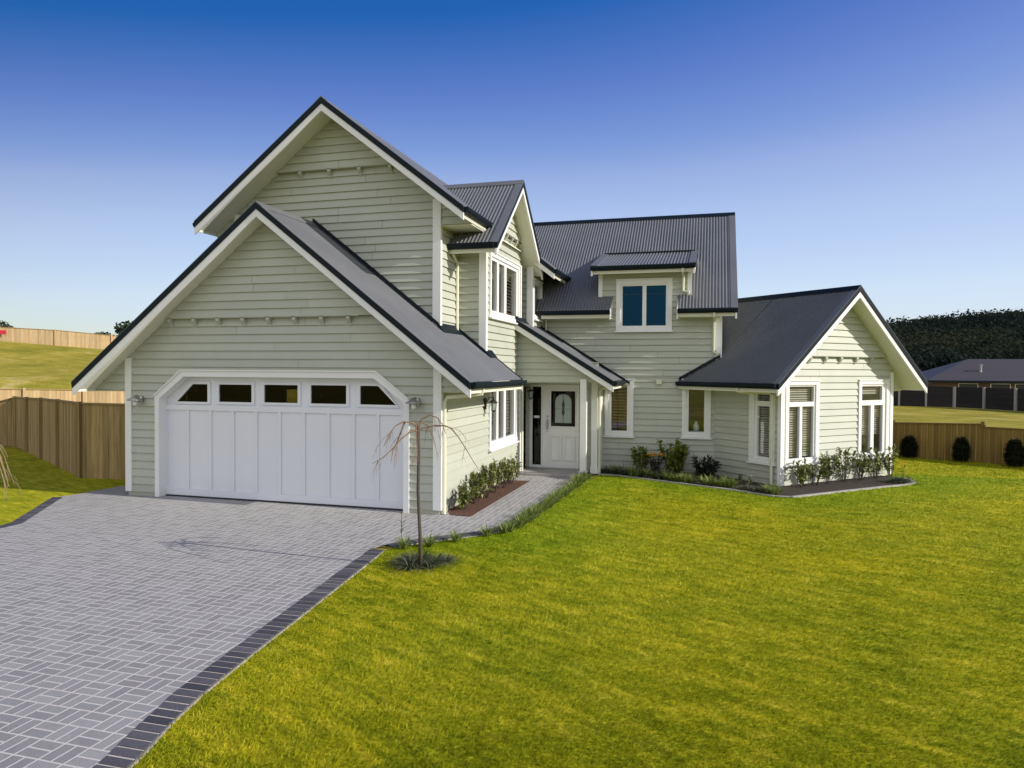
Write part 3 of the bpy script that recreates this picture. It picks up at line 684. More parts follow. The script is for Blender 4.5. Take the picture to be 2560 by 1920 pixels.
# apron where the wing roof meets the rear wall
mb = MB(); A_ = []
for e in (dl - .02, 1.2, .8):
    pass
h1 = (11.17 - G0[0]) ; 
def on_wall(x):   # wing-roof height on the rear wall at x
    dx, dy = x - G0[0], 6.46 - G0[1]; h = dx * g[0] + dy * g[1]; return ze_w + (h + .636) / 2.59 * 2.16
xs = [10.19, 11.15]; mb.prism([(x, 6.41, on_wall(x) + dz) for x, dz in ((xs[0], .02), (xs[1], .02), (xs[1], .09), (xs[0], .09))], [(x, 6.475, on_wall(x) + dz) for x, dz in ((xs[0], .02), (xs[1], .02), (xs[1], .09), (xs[0], .09))]); part(mb, 'flashing', 'dark')

# ---- windows
def window(O, U, N, outer, opening, lights, label, blind=None, sill=True, trim=.10, pane='glass'):
    u0, u1, z0, z1 = outer; a0, a1, b0, b1 = opening
    mb = MB(); plate(mb, O, U, N, rect(u0, u1, z0, z1), [rect(a0 + .02, a1 - .02, b0 + .02, b1 - .02)], -.0, .052)
    plate(mb, O, U, N, rect(a0 + .005, a1 - .005, b0 + .005, b1 - .005), [rect(*l) for l in lights], -.05, .022)
    wo = part(mb, 'window', 'white', label)
    if sill:
        mb = MB(); slab3(mb, O, U, N, u0 - .03, u1 + .03, z0 - .035, z0 - .003, -.0, .10); mb.build('sill', M['white'], wo)
    mb = MB(); slab3(mb, O, U, N, u0 - .015, u1 + .015, z1 + .003, z1 + .03, .0, .075); mb.build('head_mould', M['white'], wo)
    for l in lights:
        mb = MB(); slab3(mb, O, U, N, l[0] - .01, l[1] + .01, l[2] - .01, l[3] + .01, -.028, -.022); mb.build('pane', M[pane], wo)
    if blind:
        kind, drop = blind
        mb = MB(); P = lambda u, z, d: (O[0] + U[0] * u + N[0] * d, O[1] + U[1] * u + N[1] * d, z)
        for l in lights:
            a, b2, c0, c1 = l; c0 = c1 - (c1 - c0) * drop; st = .052 if kind == 'blind' else .075
            z = c1 - .01
            while z > c0:
                j = random.uniform(-.004, .004); tl = random.uniform(.7, 1.1)
                mb.face([P(a - .02, z + .017 * tl, -.10), P(b2 + .02, z + .017 * tl + j, -.10), P(b2 + .02, z - .017 * tl + j, -.075), P(a - .02, z - .017 * tl, -.075)] if kind == 'blind' else
                        [P(a - .02, z + .022, -.115), P(b2 + .02, z + .022, -.115), P(b2 + .02, z - .022, -.07), P(a - .02, z - .022, -.07)])
                z -= st
        mb.build('blind' if kind == 'blind' else 'shutter', M[kind], wo, fix=False)
    return wo
window((6.5, 0), Y, X, (2.69, 4.86, .735, 2.105), wl, [(2.86, 3.25, .90, 1.97), (3.40, 3.80, .90, 1.97), (3.97, 4.66, .90, 1.97)], 'tall three-light shuttered window below the bay', ('shutter', .98))
window((6.5, 0), Y, X, (2.69, 5.0, 3.50, 4.85), wu, [(2.85, 3.24, 3.65, 4.70), (3.39, 3.80, 3.65, 4.70), (3.97, 4.80, 3.65, 4.70)], 'three-light window in the small bay gable', ('shutter', 1.))
window((6.7, 0), Y, X, (5.63, 6.49, 3.66, 4.62), (5.66, 6.47, 3.72, 4.56), [(5.71, 6.43, 3.78, 4.51)], 'small upper window tucked beside the bay')
window((0, 6.5), X, NY, (8.385, 9.095, .77, 2.165), r1, [(8.545, 8.935, .90, 2.04)], 'narrow shuttered window right of the porch', ('shutter', .98))
window((0, 6.5), X, NY, (10.27, 10.945, .79, 2.185), r2, [(10.425, 10.79, .92, 2.075)], 'narrow window beside the right wing with clear glass')
window((0, 6.5), X, NY, (8.645, 10.01, 3.39, 4.645), dw, [(8.80, 9.29, 3.515, 4.50), (9.385, 9.86, 3.515, 4.50)], 'two-light dormer window with the deep blue of the sky tinted into its glass', ('shutter', .0), pane='deep')
window(G0, g, nn, (.12, 1.225, .36, 2.195), wl1, [(.265, 1.065, 1.73, 2.075), (.26, .605, .48, 1.63), (.685, 1.065, .48, 1.63)], 'sunny wing window with drawn blinds, nearer the downpipe', ('blind', 1.))
window(G0, g, nn, (2.63, 3.79, .36, 2.195), wr1, [(2.767, 3.545, 1.73, 2.065), (2.765, 3.115, .48, 1.61), (3.235, 3.575, .48, 1.61)], 'sunny wing window with blinds half drawn, farther from the downpipe', ('blind', .62))
window(G0, n_, ng, (.11, .83, .37, 2.18), wa, [(.27, .62, 1.745, 2.05), (.27, .615, .50, 1.63)], 'narrow shaded wing window behind the downpipe', ('blind', 1.))
# garage side window (seen only through the door lights)
window((0, 0), Y, NX, (5.15, 6.6, .72, 1.95), (5.25, 6.5, .8, 1.87), [(5.29, 6.46, .84, 1.843)], 'garage side window')

# ---- garage door
gar = empty('garage_door', (3.3, .15, 0), None, None); gar.parent = house; gar.matrix_parent_inverse = Matrix.Translation(-wloc(house)); gar['label'] = 'wide white panelled garage door with five dark lights'
ol = [(.70, -.055), (5.88, -.055), (5.88, 1.85), (5.30, 2.28), (1.30, 2.28), (.70, 1.85)]
lights = [[(1.0, 1.76), (1.70, 1.76), (1.70, 2.10), (1.36, 2.10)], rect(1.955, 2.675, 1.77, 2.10), rect(2.945, 3.655, 1.775, 2.105), rect(3.925, 4.645, 1.775, 2.11), [(4.92, 1.775), (5.62, 1.775), (5.27, 2.11), (4.92, 2.11)]]
mb = MB()
for a, b2 in ((-.055, 2.28),):
    pc = clip(clip(ol, 0, 1, b2), 0, -1, -a); plate(mb, (0, .17), X, NY, pc, lights if b2 > 2 else [], -.03, 0.)
mb.build('door_leaf', M['door'], gar)
mb = MB(); xs = [.70 + (5.72 - .70) * k / 10 for k in range(11)]
xs = [.745, 1.25, 1.76, 2.265, 2.77, 3.275, 3.78, 4.285, 4.79, 5.27, 5.73]
for k, x in enumerate(xs):
    a, b2 = (x - .028, x + .028) if 0 < k < 10 else ((x - .05, x + .03) if k == 0 else (x - .02, x + .14))
    slab3(mb, (0, .17), X, NY, a, b2, .075, 1.60, .001, .03)
slab3(mb, (0, .17), X, NY, .70, 5.88, 1.60, 1.70, .0012, .034); slab3(mb, (0, .17), X, NY, .70, 5.88, -.05, .075, .0012, .034)
mb.build('batten', M['door'], gar)
mb = MB()
for L in lights:
    cx = sum(p[0] for p in L) / len(L); cz = sum(p[1] for p in L) / len(L)
    big = [(cx + (u - cx) * (1 + .06 / abs(u - cx) if abs(u - cx) > .05 else 1), cz + (z - cz) * (1 + .045 / abs(z - cz))) for u, z in L]
    plate(mb, (0, .17), X, NY, big, [L], .0015, .026)
mb.build('light_frame', M['door'], gar)
for L in lights:
    mb = MB(); mb.face([(u, .175, z) for u, z in L]); mb.build('pane', M['tint'], gar)
mb = MB(); mb.box(.70, 5.88, .12, .20, -.078, -.055); mb.build('rubber_seal', M['black'], gar)
# door surround: jambs, chamfers and head
mb = MB(); to = [(.655, -.075), (.655, 1.865), (1.275, 2.355), (5.33, 2.355), (5.955, 1.885), (5.955, -.075)]
ti = [(.755, -.075), (.755, 1.82), (1.32, 2.245), (5.285, 2.245), (5.85, 1.83), (5.85, -.075)]
for k in range(5):
    a, b2, c2, d2 = to[k], to[k + 1], ti[k + 1], ti[k]
    mb.prism([(p[0], -.052, p[1]) for p in (a, b2, c2, d2)], [(p[0], -.0, p[1]) for p in (a, b2, c2, d2)])
for k in range(5):   # reveal lining
    a, b2 = ti[k], ti[k + 1]
    ax = .012 if k < 2 else -.012
    mb.face([(a[0], .001, a[1]), (b2[0], .001, b2[1]), (b2[0], .165, b2[1]), (a[0], .165, a[1])])
oo = [(.64, 1.872), (1.267, 2.378), (5.338, 2.378), (5.972, 1.892)]
for k in range(3):
    a, b2 = oo[k], oo[k + 1]; c2, d2 = to[k + 2], to[k + 1]
    mb.prism([(p[0], -.085, p[1]) for p in (a, b2, c2, d2)], [(p[0], -.001, p[1]) for p in (a, b2, c2, d2)])
part(mb, 'door_surround', 'white')

# ---- front door and sidelight
fdr = empty('front_door', (7.37, 5.85, 0), None, None); fdr.parent = house; fdr.matrix_parent_inverse = Matrix.Translation(-wloc(house)); fdr['label'] = 'white front door with leaded glass and two lower panels'
D_ = (0, 5.85)
mb = MB(); plate(mb, D_, X, NY, rect(6.60, 7.845, -.03, 2.05), [rect(6.668, 6.895, .05, 1.99), rect(6.93, 7.78, -.02, 1.985)], -.06, .03); mb.build('frame', M['white'], fdr)
mb = MB(); plate(mb, D_, X, NY, rect(6.932, 7.778, -.018, 1.983), [rect(7.14, 7.75, 1.02, 1.89)], -.05, .0); mb.build('door_leaf', M['white'], fdr)
mb = MB()
plate(mb, D_, X, NY, rect(7.10, 7.77, .985, 1.925), [rect(7.14, 7.75, 1.02, 1.89)], .0, .018)
for a, b2 in ((7.13, 7.41), (7.48, 7.745)): plate(mb, D_, X, NY, rect(a, b2, .18, .80), [rect(a + .035, b2 - .035, .215, .765)], .0, .032)
mb.build('moulding', M['white'], fdr)
mb = MB(); slab3(mb, D_, X, NY, 7.14, 7.75, 1.02, 1.89, -.03, -.024); mb.build('pane', M['tint'], fdr)
# leaded panel: arched pale infill with a dark spindle at its middle
cx = 7.445; arch = [(cx - .21, 1.10), (cx + .21, 1.10), (cx + .21, 1.62)] + [(cx + .21 * math.cos(a), 1.62 + .20 * math.sin(a)) for a in [math.pi * k / 12 for k in range(1, 12)]] + [(cx - .21, 1.62)]
mb = MB(); mb.face([(u, 5.868, z) for u, z in arch]); mb.build('frosted_panel', M['frost'], fdr)
mb = MB(); sp = [(cx, 1.24), (cx + .04, 1.36), (cx + .022, 1.45), (cx + .04, 1.55), (cx, 1.72), (cx - .04, 1.55), (cx - .022, 1.45), (cx - .04, 1.36)]
mb.prism([(u, 5.861, z) for u, z in sp], [(u, 5.866, z) for u, z in sp])
mb.box(cx - .005, cx + .005, 5.861, 5.866, 1.72, 1.82); mb.box(cx - .005, cx + .005, 5.861, 5.866, 1.10, 1.24); mb.box(cx - .21, cx - .02, 5.862, 5.866, 1.445, 1.452); mb.box(cx + .02, cx + .21, 5.862, 5.866, 1.445, 1.452)
for k in range(len(arch)):
    p, q = arch[k], arch[(k + 1) % len(arch)]; mb.tube([(p[0], 5.864, p[1]), (q[0], 5.864, q[1])], .006, 5)
mb.build('leading', M['lead'], fdr)
mb = MB(); slab3(mb, D_, X, NY, 6.668, 6.895, .05, 1.99, -.03, -.024); o = mb.build('sidelight', M['tint'], fdr)
mb = MB(); slab3(mb, D_, X, NY, 6.70, 6.84, 1.21, 1.27, -.023, -.015); mb.build('mail_plate', M['ivory'], fdr)
mb = MB(); slab3(mb, D_, X, NY, 7.035, 7.075, .88, 1.20, .0, .012); mb.tube([(7.055, 5.83, 1.15), (7.055, 5.78, 1.13), (7.055, 5.78, .98), (7.055, 5.83, .95)], .011, 8); mb.tube([(7.055, 5.85, 1.26), (7.055, 5.82, 1.26)], .026, 10); mb.build('handle', M['steel'], fdr)
mb = MB(); mb.box(6.52, 8.06, 4.86, 5.82, -.075, -.03); part(mb, 'porch_step', 'conc', 'concrete step in front of the front door')
mb = MB(); mb.box(6.60, 7.85, 5.74, 5.86, -.03, -.005); part(mb, 'threshold', 'steel')
# porch posts and side wall
for x0, x1, y0, y1, lb in ((8.04, 8.185, 4.88, 5.02, 'front porch post'), (8.18, 8.33, 5.62, 5.76, 'rear porch post')):
    mb = MB(); mb.box(x0, x1, y0, y1, -.075, 2.2); mb.box(x0 - .015, x1 + .015, y0 - .015, y1 + .015, -.076, .08); part(mb, 'porch_post', 'white', lb)
mb = MB(); mb.box(8.20, 8.33, 5.765, 6.495, -.09, 2.2); part(mb, 'porch_side_wall', 'white')
mb = MB(); mb.box(8.05, 8.18, 5.02, 6.48, 2.10, 2.24); part(mb, 'porch_beam', 'white')
mb = MB(); mb.box(6.52, 8.06, 4.99, 5.86, 2.135, 2.15); part(mb, 'porch_ceiling', 'soffit')

# ---- downpipes
def pipe(pts, label=None, r=.034):
    mb = MB(); mb.tube(pts, r, 10); part(mb, 'downpipe', 'cream', label, smooth=False)
pipe([(7.20, .25, 2.09), (7.18, .25, 1.99), (6.62, .05, 1.93), (6.575, .04, 1.86), (6.575, .04, -.07)], 'downpipe at the garage corner')
pipe([(5.98, 2.0, 4.76), (5.98, 2.0, 4.70), (5.965, 2.30, 4.55), (5.965, 2.30, 2.86), (6.1, 2.22, 2.80)], 'downpipe in the corner left of the bay')
pipe([(6.87, 6.40, 3.76), (6.87, 6.42, 3.60), (6.87, 6.42, 3.42)], r=.026)
pipe([(11.0, 6.0, 3.77), (11.0, 6.0, 3.70), (11.0, 6.42, 3.58), (11.0, 6.42, 2.86), (11.12, 6.33, 2.80)], 'downpipe ending above the wing roof')
pipe([(10.27, 6.0, 4.83), (10.27, 6.0, 4.77), (10.27, 6.42, 4.68), (10.27, 6.42, 4.34), (10.42, 6.36, 4.30)], 'short downpipe on the dormer')
a, b2, c2 = W(-.66, .62, 2.05), W(-.60, .16, 1.93), W(-.08, .16, 1.90)
pipe([a, W(-.66, .62, 1.97), W(-.60, .58, 1.95), W(-.12, .20, 1.93), W(-.075, .16, 1.88), W(-.075, .16, -.09)], 'downpipe at the corner of the right wing')
pipe([(8.80, 5.9, 2.06), (8.78, 5.86, 2.0), (8.42, 5.70, 1.97), (8.37, 5.69, 1.90), (8.37, 5.69, -.08)], 'downpipe beside the rear porch post')
pipe([(6.56, 5.25, 2.1), (6.56, 5.25, -.07)])
pipe([W(4.6, .1, 2.05), W(4.5, .1, 1.98), W(4.0, .12, 1.95), W(3.97, .12, 1.88), W(3.97, .12, -.09)])
mb = MB(); mb.box(9.65, 9.78, 6.40, 6.48, 2.07, 2.19); slab3(mb, (0, 6.40), X, NY, 9.665, 9.765, 2.085, 2.175, 0, .012); part(mb, 'vent_cover', 'cream')

# ---- wall lights
def sconce(x, y, z, label):
    mb = MB(); mb.lathe((x, y - .035, z + .02), [(.0, .07), (.055, .06), (.06, 0), (.055, -.06), (0, -.07)], 12)
    mb.tube([(x, y - .04, z + .05), (x, y - .11, z + .10), (x, y - .17, z + .09)], .012, 8)
    o = part(mb, 'wall_light', 'steel', label)
    mb = MB(); mb.lathe((x, y - .17, z), [(.0, .10), (.03, .095), (.045, .06), (.135, .02), (.14, .0), (.125, .01), (.04, .05), (0, .06)], 20); mb.build('shade', M['steel'], o, smooth=True)
    mb = MB(); mb.lathe((x, y - .17, z - .05), [(0, -.045), (.03, -.035), (.042, 0), (.03, .045), (.02, .07)], 12); mb.build('bulb', M['ivory'], o, smooth=True)
sconce(.33, -.02, 1.78, 'steel wall light left of the garage door'); sconce(6.10, -.02, 1.83, 'steel wall light right of the garage door')
def lantern(x, y, z, dx, dy, label):
    px, py = x + dx * .20, y + dy * .20
    mb = MB(); mb.lathe((x + dx * .012, y + dy * .012, z), [(0, .13), (.04, .11), (.04, -.11), (0, -.13)], 10)
    mb.tube([(x, y, z - .06), (x + dx * .10, y + dy * .10, z + .12), (px, py, z + .13), (px, py, z + .06)], .010, 6)
    for sx in (-1, 1):
        for sy in (-1, 1): mb.tube([(px + sx * .055, py + sy * .055, z + .03), (px + sx * .035, py + sy * .035, z - .14)], .006, 5)
    mb.lathe((px, py, z), [(0, .10), (.03, .075), (.095, .03), (.095, .02), (0, .025)], 4); mb.lathe((px, py, z - .14), [(0, -.04), (.02, -.02), (.055, 0), (0, .01)], 4)
    o = part(mb, 'wall_light', 'black', label)
    mb = MB(); mb.lathe((px, py, z - .05), [(.06, .07), (.036, -.08)], 4); mb.build('pane', M['frost'], o)
lantern(6.52, 2.40, 1.72, 1, 0, 'black lantern on the sunlit wall beside the tall window')
lantern(6.53, 5.42, 1.86, 1, 0, 'black lantern beside the front door')

# ------------------------------------------------------------------ ground, hills, paving
def hill(x, y):
    v = Vector((x - CAM.x, y - CAM.y, 0)); D = v.dot(Vector((-.2711, .9625, 0))); L = v.dot(Vector((.9625, .2712, 0)))
    t = min(1, max(0, (D - 33) / 5)); k = 1.75 * t * t * (3 - 2 * t)
    k += min(3.3, max(1.6, 2.42 - .085 * (L + 35.5))) * min(1, max(0, (D - 37) / 16))
    s = min(1, max(0, (-L - 1) / 9)); s = s * s * (3 - 2 * s)
    return k * s
xs = np.concatenate([np.linspace(-2500, -160, 9), np.linspace(-140, -40, 22), np.linspace(-38, 40, 60), np.linspace(44, 160, 20), np.linspace(200, 2500, 9)])
ys = np.concatenate([np.linspace(-2500, -60, 7), np.linspace(-40, 70, 74), np.linspace(76, 160, 14), np.linspace(200, 3000, 10)])
mb = MB()
for y in ys:
    for x in xs: mb.v.append((x, y, -.112 + hill(x, y)))
nx = len(xs)
for j in range(len(ys) - 1):
    for i in range(nx - 1): mb.f.append((j * nx + i, j * nx + i + 1, (j + 1) * nx + i + 1, (j + 1) * nx + i))
tag(mb.build('ground', M['paddock'], smooth=True, fix=False), kind='structure')

bo = [(7.62, -9.6), (7.60, -8.9), (7.56, -8.1), (7.45, -7.60), (7.335, -7.23), (7.234, -6.789), (7.114, -5.957), (6.955, -4.731), (6.786, -3.474), (6.645, -2.441)]
bi = [(7.42, -9.6), (7.40, -8.9), (7.36, -8.15), (7.26, -7.68), (7.15, -7.30), (7.03, -6.84), (6.912, -5.98), (6.753, -4.76), (6.584, -3.50), (6.455, -2.45)]
pe = [(6.71, -2.236), (6.93, -1.887), (7.22, -1.585), (7.594, -1.205), (7.835, -.852), (7.93, -.3), (8.03, 1.26), (8.144, 3.524), (8.16, 4.86)]
pi_ = [(6.56, -2.12), (6.80, -1.76), (7.09, -1.45), (7.46, -1.08), (7.68, -.77), (7.77, -.28), (7.87, 1.27), (7.985, 3.53), (8.0, 4.86)]
dl_ = [(-.966, .80), (-1.0, -.29), (-1.12, -.70), (.252, -2.60), (.30, -2.9), (-.4, -9.6)]
ZP = -.080
mb = MB(); mb.face([(x, y, ZP) for x, y in bi + [pi_[0], (6.2, -1.0)] + [(6.2, .0), (.0, .0), (-.0, .8)] + dl_])
mb.face([(5.86, .001, ZP), (.75, .001, ZP), (.75, .24, ZP), (5.86, .24, ZP)])
tag(mb.build('driveway', M['paver'], fix=False), kind='structure')
mb = MB(); mb.face([(6.201, -1.0, ZP), (6.201, .0, ZP), (6.50, .0, ZP), (6.50, 4.9, ZP), (8.0, 4.9, ZP)] + [(x, y, ZP) for x, y in reversed(pi_)])
tag(mb.build('path', M['paver'], fix=False), kind='structure')
def block_run(outer, inner, name, z=ZP + .006, step=.105):
    mb = MB(); sand = MB(); sand.face([(x, y, ZP + .001) for x, y in list(outer) + list(inner)[::-1]]); tag(sand.build('joint_sand', M['sand'], fix=False), kind='structure')
    def along(line):
        L = [0]
        for a, b2 in zip(line, line[1:]): L.append(L[-1] + math.dist(a, b2))
        return L
    Lo, Li = along(outer), along(inner); n = max(2, int(Lo[-1] / step))
    def at(line, L, f):
        s = f * L[-1]
        for k in range(len(line) - 1):
            if s <= L[k + 1] or k == len(line) - 2:
                t = (s - L[k]) / max(1e-6, L[k + 1] - L[k]); return (line[k][0] + t * (line[k + 1][0] - line[k][0]), line[k][1] + t * (line[k + 1][1] - line[k][1]))
    for k in range(n):
        f0, f1 = (k + .09) / n, (k + .91) / n; zz = z + random.uniform(-.002, .002)
        q = [at(outer, Lo, f0), at(outer, Lo, f1), at(inner, Li, f1), at(inner, Li, f0)]
        mb.prism([(x, y, ZP - .05) for x, y in q], [(x, y, zz) for x, y in q], random.random())
    tag(mb.build(name, M['charcoal'], fix=True), kind='structure')
block_run(bo, bi, 'paving_border'); block_run(pe, pi_, 'paving_border')
block_run([(-1.16, -.66), (.22, -2.62), (.24, -2.9), (-.5, -9.6)], [(-.98, -.60), (.42, -2.60), (.44, -2.92), (-.3, -9.6)], 'paving_border')
mb = MB()
ln = list(zip(bo, bi)) ; 
for line in (bo, pe): 
    for a, b2 in zip(line, line[1:]):
        d = Vector((b2[0] - a[0], b2[1] - a[1])).normalized(); q = Vector((d.y, -d.x)) * .014
        mb.prism([(a[0], a[1], -.13), (b2[0], b2[1], -.13), (b2[0] + q.x, b2[1] + q.y, -.13), (a[0] + q.x, a[1] + q.y, -.13)], [(a[0], a[1], -.088), (b2[0], b2[1], -.088), (b2[0] + q.x, b2[1] + q.y, -.088), (a[0] + q.x, a[1] + q.y, -.088)])
bed = [(8.36, 5.66), (8.78, 5.672), (9.761, 5.147), (10.698, 4.68), (11.478, 4.278), (12.228, 3.772), (12.49, 3.761), (13.569, 4.789), (14.509, 5.674), (15.119, 6.209), (15.35, 6.6), (15.3, 7.2)]
for a, b2 in zip(bed, bed[1:]):
    d = Vector((b2[0] - a[0], b2[1] - a[1])).normalized(); q = Vector((d.y, -d.x)) * .09
    mb.prism([(a[0], a[1], -.13), (b2[0], b2[1], -.13), (b2[0] + q.x, b2[1] + q.y, -.13), (a[0] + q.x, a[1] + q.y, -.13)], [(a[0], a[1], -.075), (b2[0], b2[1], -.075), (b2[0] + q.x, b2[1] + q.y, -.075), (a[0] + q.x, a[1] + q.y, -.075)])
tag(mb.build('garden_edging', M['conc']), kind='structure')
def lumpy(poly, z, m, name, res=.09, h=.025):
    from mathutils.geometry import intersect_point_tri_2d
    xs = np.arange(min(p[0] for p in poly), max(p[0] for p in poly) + res, res); ys = np.arange(min(p[1] for p in poly), max(p[1] for p in poly) + res, res)
    mb = MB(); mb.face([(x, y, z) for x, y in poly]); o = mb.build(name, m, fix=False); tag(o, kind='structure'); return o
lumpy([(6.51, .41), (6.70, .022), (7.075, .007), (7.084, 4.04), (6.51, 3.95)], -.070, M['mulch'], 'mulch_bed')
lumpy(bed + [(14.9, 7.6), (12.4, 5.2), (11.0, 6.49), (8.36, 6.49)], -.092, M['soil'], 'garden_bed')

# lawns: sheets just above the ground
lawnA = bo[::-1][:0] + [(x, y) for x, y in bo] + pe + [(8.36, 4.9), (8.36, 5.66)] + bed[1:-1] + [(15.35, 6.6), (15.0, 8.0), (13.4, 12.9), (13.9, 13.2), (16.2, 12.1), (18.2, 11.15), (19.6, 10.3), (25, 7), (30, -12), (7.7, -12)]
mb = MB(); mb.face([(x, y, -.100) for x, y in lawnA]); me = mb
lawn = mb.build('lawn', M['lawn'], fix=False); tag(lawn, kind='structure')
mb = MB(); mb.face([(x, y, -.100) for x, y in [(-.966, .80), (-1.0, -.29), (-1.16, -.66), (.22, -2.62), (.24, -2.9), (-.5, -9.6), (-18, -9.6), (-18, 5), (-10.5, 5.8), (-8.3, 4.9), (-4.75, 2.72), (-2.8, 1.53), (-.5, 1.66), (0, 1.7), (0, .8)]])
tag(mb.build('lawn', M['lawn'], fix=False), kind='structure')
mb = MB(); mb.face([(x, y, -.104) for x, y in [(16, 12.4), (19.6, 10.6), (60, 14), (60, 40), (30, 42), (24, 47), (10, 50), (10, 20)]])
tag(mb.build('lawn', M['paddock'], fix=False), kind='structure')

# grass blades, denser near the viewer
def inside(px, py, poly):
    r = np.zeros(len(px), bool); n = len(poly); j = n - 1
    for i in range(n):
        xi, yi = poly[i]; xj, yj = poly[j]
        c = ((yi > py) != (yj > py)) & (px < (xj - xi) * (py - yi) / (yj - yi + 1e-12) + xi); r ^= c; j = i
    return r
def blades(n, poly, name, label, dmin=3.4, dmax=26, a0=-52, a1=50, h=.030, wd=.0045):
    d = dmin * (dmax / dmin) ** (rng.random(n)); a = np.radians(90 + 15.7 + rng.uniform(a0, a1, n))
    px, py = CAM.x + d * np.cos(a), CAM.y + d * np.sin(a); ok = inside(px, py, poly); px, py, d = px[ok], py[ok], d[ok]; n = len(px)
    th = rng.uniform(0, 2 * np.pi, n); ln = h * rng.uniform(.55, 1.5, n); w_ = np.maximum(wd, d * .00075) * rng.uniform(.7, 1.4, n)
    # combed lean, changing slowly over the lawn
    lean = .75 * np.sin(px * .9 + 1.3 * np.sin(py * .6)) + rng.normal(0, .7, n); lx, ly = ln * (.5 + .4 * rng.random(n)) * np.cos(lean), ln * .5 * np.sin(lean)
    z0 = np.full(n, -.101)
    v = np.empty((n, 3, 3), np.float32)
    v[:, 0] = np.stack([px - w_ * np.cos(th), py - w_ * np.sin(th), z0], 1); v[:, 1] = np.stack([px + w_ * np.cos(th), py + w_ * np.sin(th), z0], 1)
    v[:, 2] = np.stack([px + lx, py + ly, z0 + ln * .8], 1)
    me = bpy.data.meshes.new(name); me.vertices.add(3 * n); me.vertices.foreach_set('co', v.ravel())
    me.loops.add(3 * n); me.loops.foreach_set('vertex_index', np.arange(3 * n, dtype=np.int32))
    me.polygons.add(n); me.polygons.foreach_set('loop_start', np.arange(0, 3 * n, 3, dtype=np.int32)); me.polygons.foreach_set('loop_total', np.full(n, 3, np.int32))
    me.update(); me.validate()
    t = np.repeat(rng.random(n), 3).reshape(n, 3).astype(np.float32); t[:, :2] *= .55
    at = me.attributes.new('tone', 'FLOAT', 'POINT'); at.data.foreach_set('value', t.ravel())
    me.materials.append(M['blade']); o = bpy.data.objects.new(name, me); C.objects.link(o); tag(o, label, 'grass', kind='stuff')
lawnB = [(x - .035, y) for x, y in bo] + pe + lawnA[len(bo) + len(pe):]
blades(620000, lawnB, 'lawn_grass', 'short yellow-green grass of the front lawn')

# ------------------------------------------------------------------ fences
def fence(pts, hgt, m, name, label, bay=2.4, pal=.15, post=.10, z=None, cap=True, posts_m=None, proud=.04, gap=.006, side=1, hor=False, post_extra=.08, ptone=None):
    """pts: polyline of (x, y, zbase, height)"""
    root = empty(name, (*pts[0][:2], pts[0][2]), label, 'fence')
    pm = M[posts_m or m]
    for (x0, y0, z0, h0), (x1, y1, z1, h1) in zip(pts, pts[1:]):
        L = math.hypot(x1 - x0, y1 - y0); nb = max(1, round(L / bay)); ux, uy = (x1 - x0) / L, (y1 - y0) / L; nx_, ny_ = -uy * side, ux * side
        for b_ in range(nb):
            mb = MB(); s0, s1 = L * b_ / nb, L * (b_ + 1) / nb
            f = lambda s: (z0 + (z1 - z0) * s / L, h0 + (h1 - h0) * s / L)
            if hor:
                n = 11; 
                for k in range(n):
                    za, ha = f(s0); zb_, hb = f(s1); a, c = k / n, (k + .985) / n; o = random.uniform(-.004, .004)
                    q = lambda s, zz, d: (x0 + ux * s + nx_ * d, y0 + uy * s + ny_ * d, zz)
                    mb.prism([q(s0, za + ha * a, o), q(s1, zb_ + hb * a, o), q(s1, zb_ + hb * a, o + .02), q(s0, za + ha * a, o + .02)], [q(s0, za + ha * c, o), q(s1, zb_ + hb * c, o), q(s1, zb_ + hb * c, o + .02), q(s0, za + ha * c, o + .02)], random.random())
            else:
                n = max(1, round((s1 - s0) / pal))
                for k in range(n):
                    a, c = s0 + (s1 - s0) * k / n + gap / 2, s0 + (s1 - s0) * (k + 1) / n - gap / 2; za, ha = f((a + c) / 2); o = random.uniform(0, .008)
                    q = lambda s, d, zz: (x0 + ux * s + nx_ * d, y0 + uy * s + ny_ * d, zz)
                    mb.prism([q(a, o, za), q(c, o, za), q(c, o + .018, za), q(a, o + .018, za)], [q(a, o, za + ha), q(c, o, za + ha), q(c, o + .018, za + ha), q(a, o + .018, za + ha)], random.random() ** 1.5)
            mb.build('panel', M[m], root)
        if cap:
            mb = MB(); q = lambda s, d, dz: (x0 + ux * s + nx_ * d, y0 + uy * s + ny_ * d, f(s)[0] + f(s)[1] + dz)
            mb.prism([q(0, -.05, .001), q(L, -.05, .001), q(L, .06, .001), q(0, .06, .001)], [q(0, -.05, .03), q(L, -.05, .03), q(L, .06, .03), q(0, .06, .03)], .9); mb.build('capping_rail', M[m], root)
        for b_ in range(nb + 1):
            s = L * b_ / nb; zz, hh = f(s); mb = MB(); cx, cy = x0 + ux * s - nx_ * (proud), y0 + uy * s - ny_ * proud; r = post / 2
            q = lambda a, c, z_: (cx + ux * a + nx_ * c, cy + uy * a + ny_ * c, z_)
            mb.prism([q(-r, -r, zz - .1), q(r, -r, zz - .1), q(r, r, zz - .1), q(-r, r, zz - .1)], [q(-r, -r, zz + hh + post_extra), q(r, -r, zz + hh + post_extra), q(r, r, zz + hh + post_extra), q(-r, r, zz + hh + post_extra)], random.random() * .6 if ptone is None else ptone)
            mb.build('post', pm, root)
    return root
zf = -.1
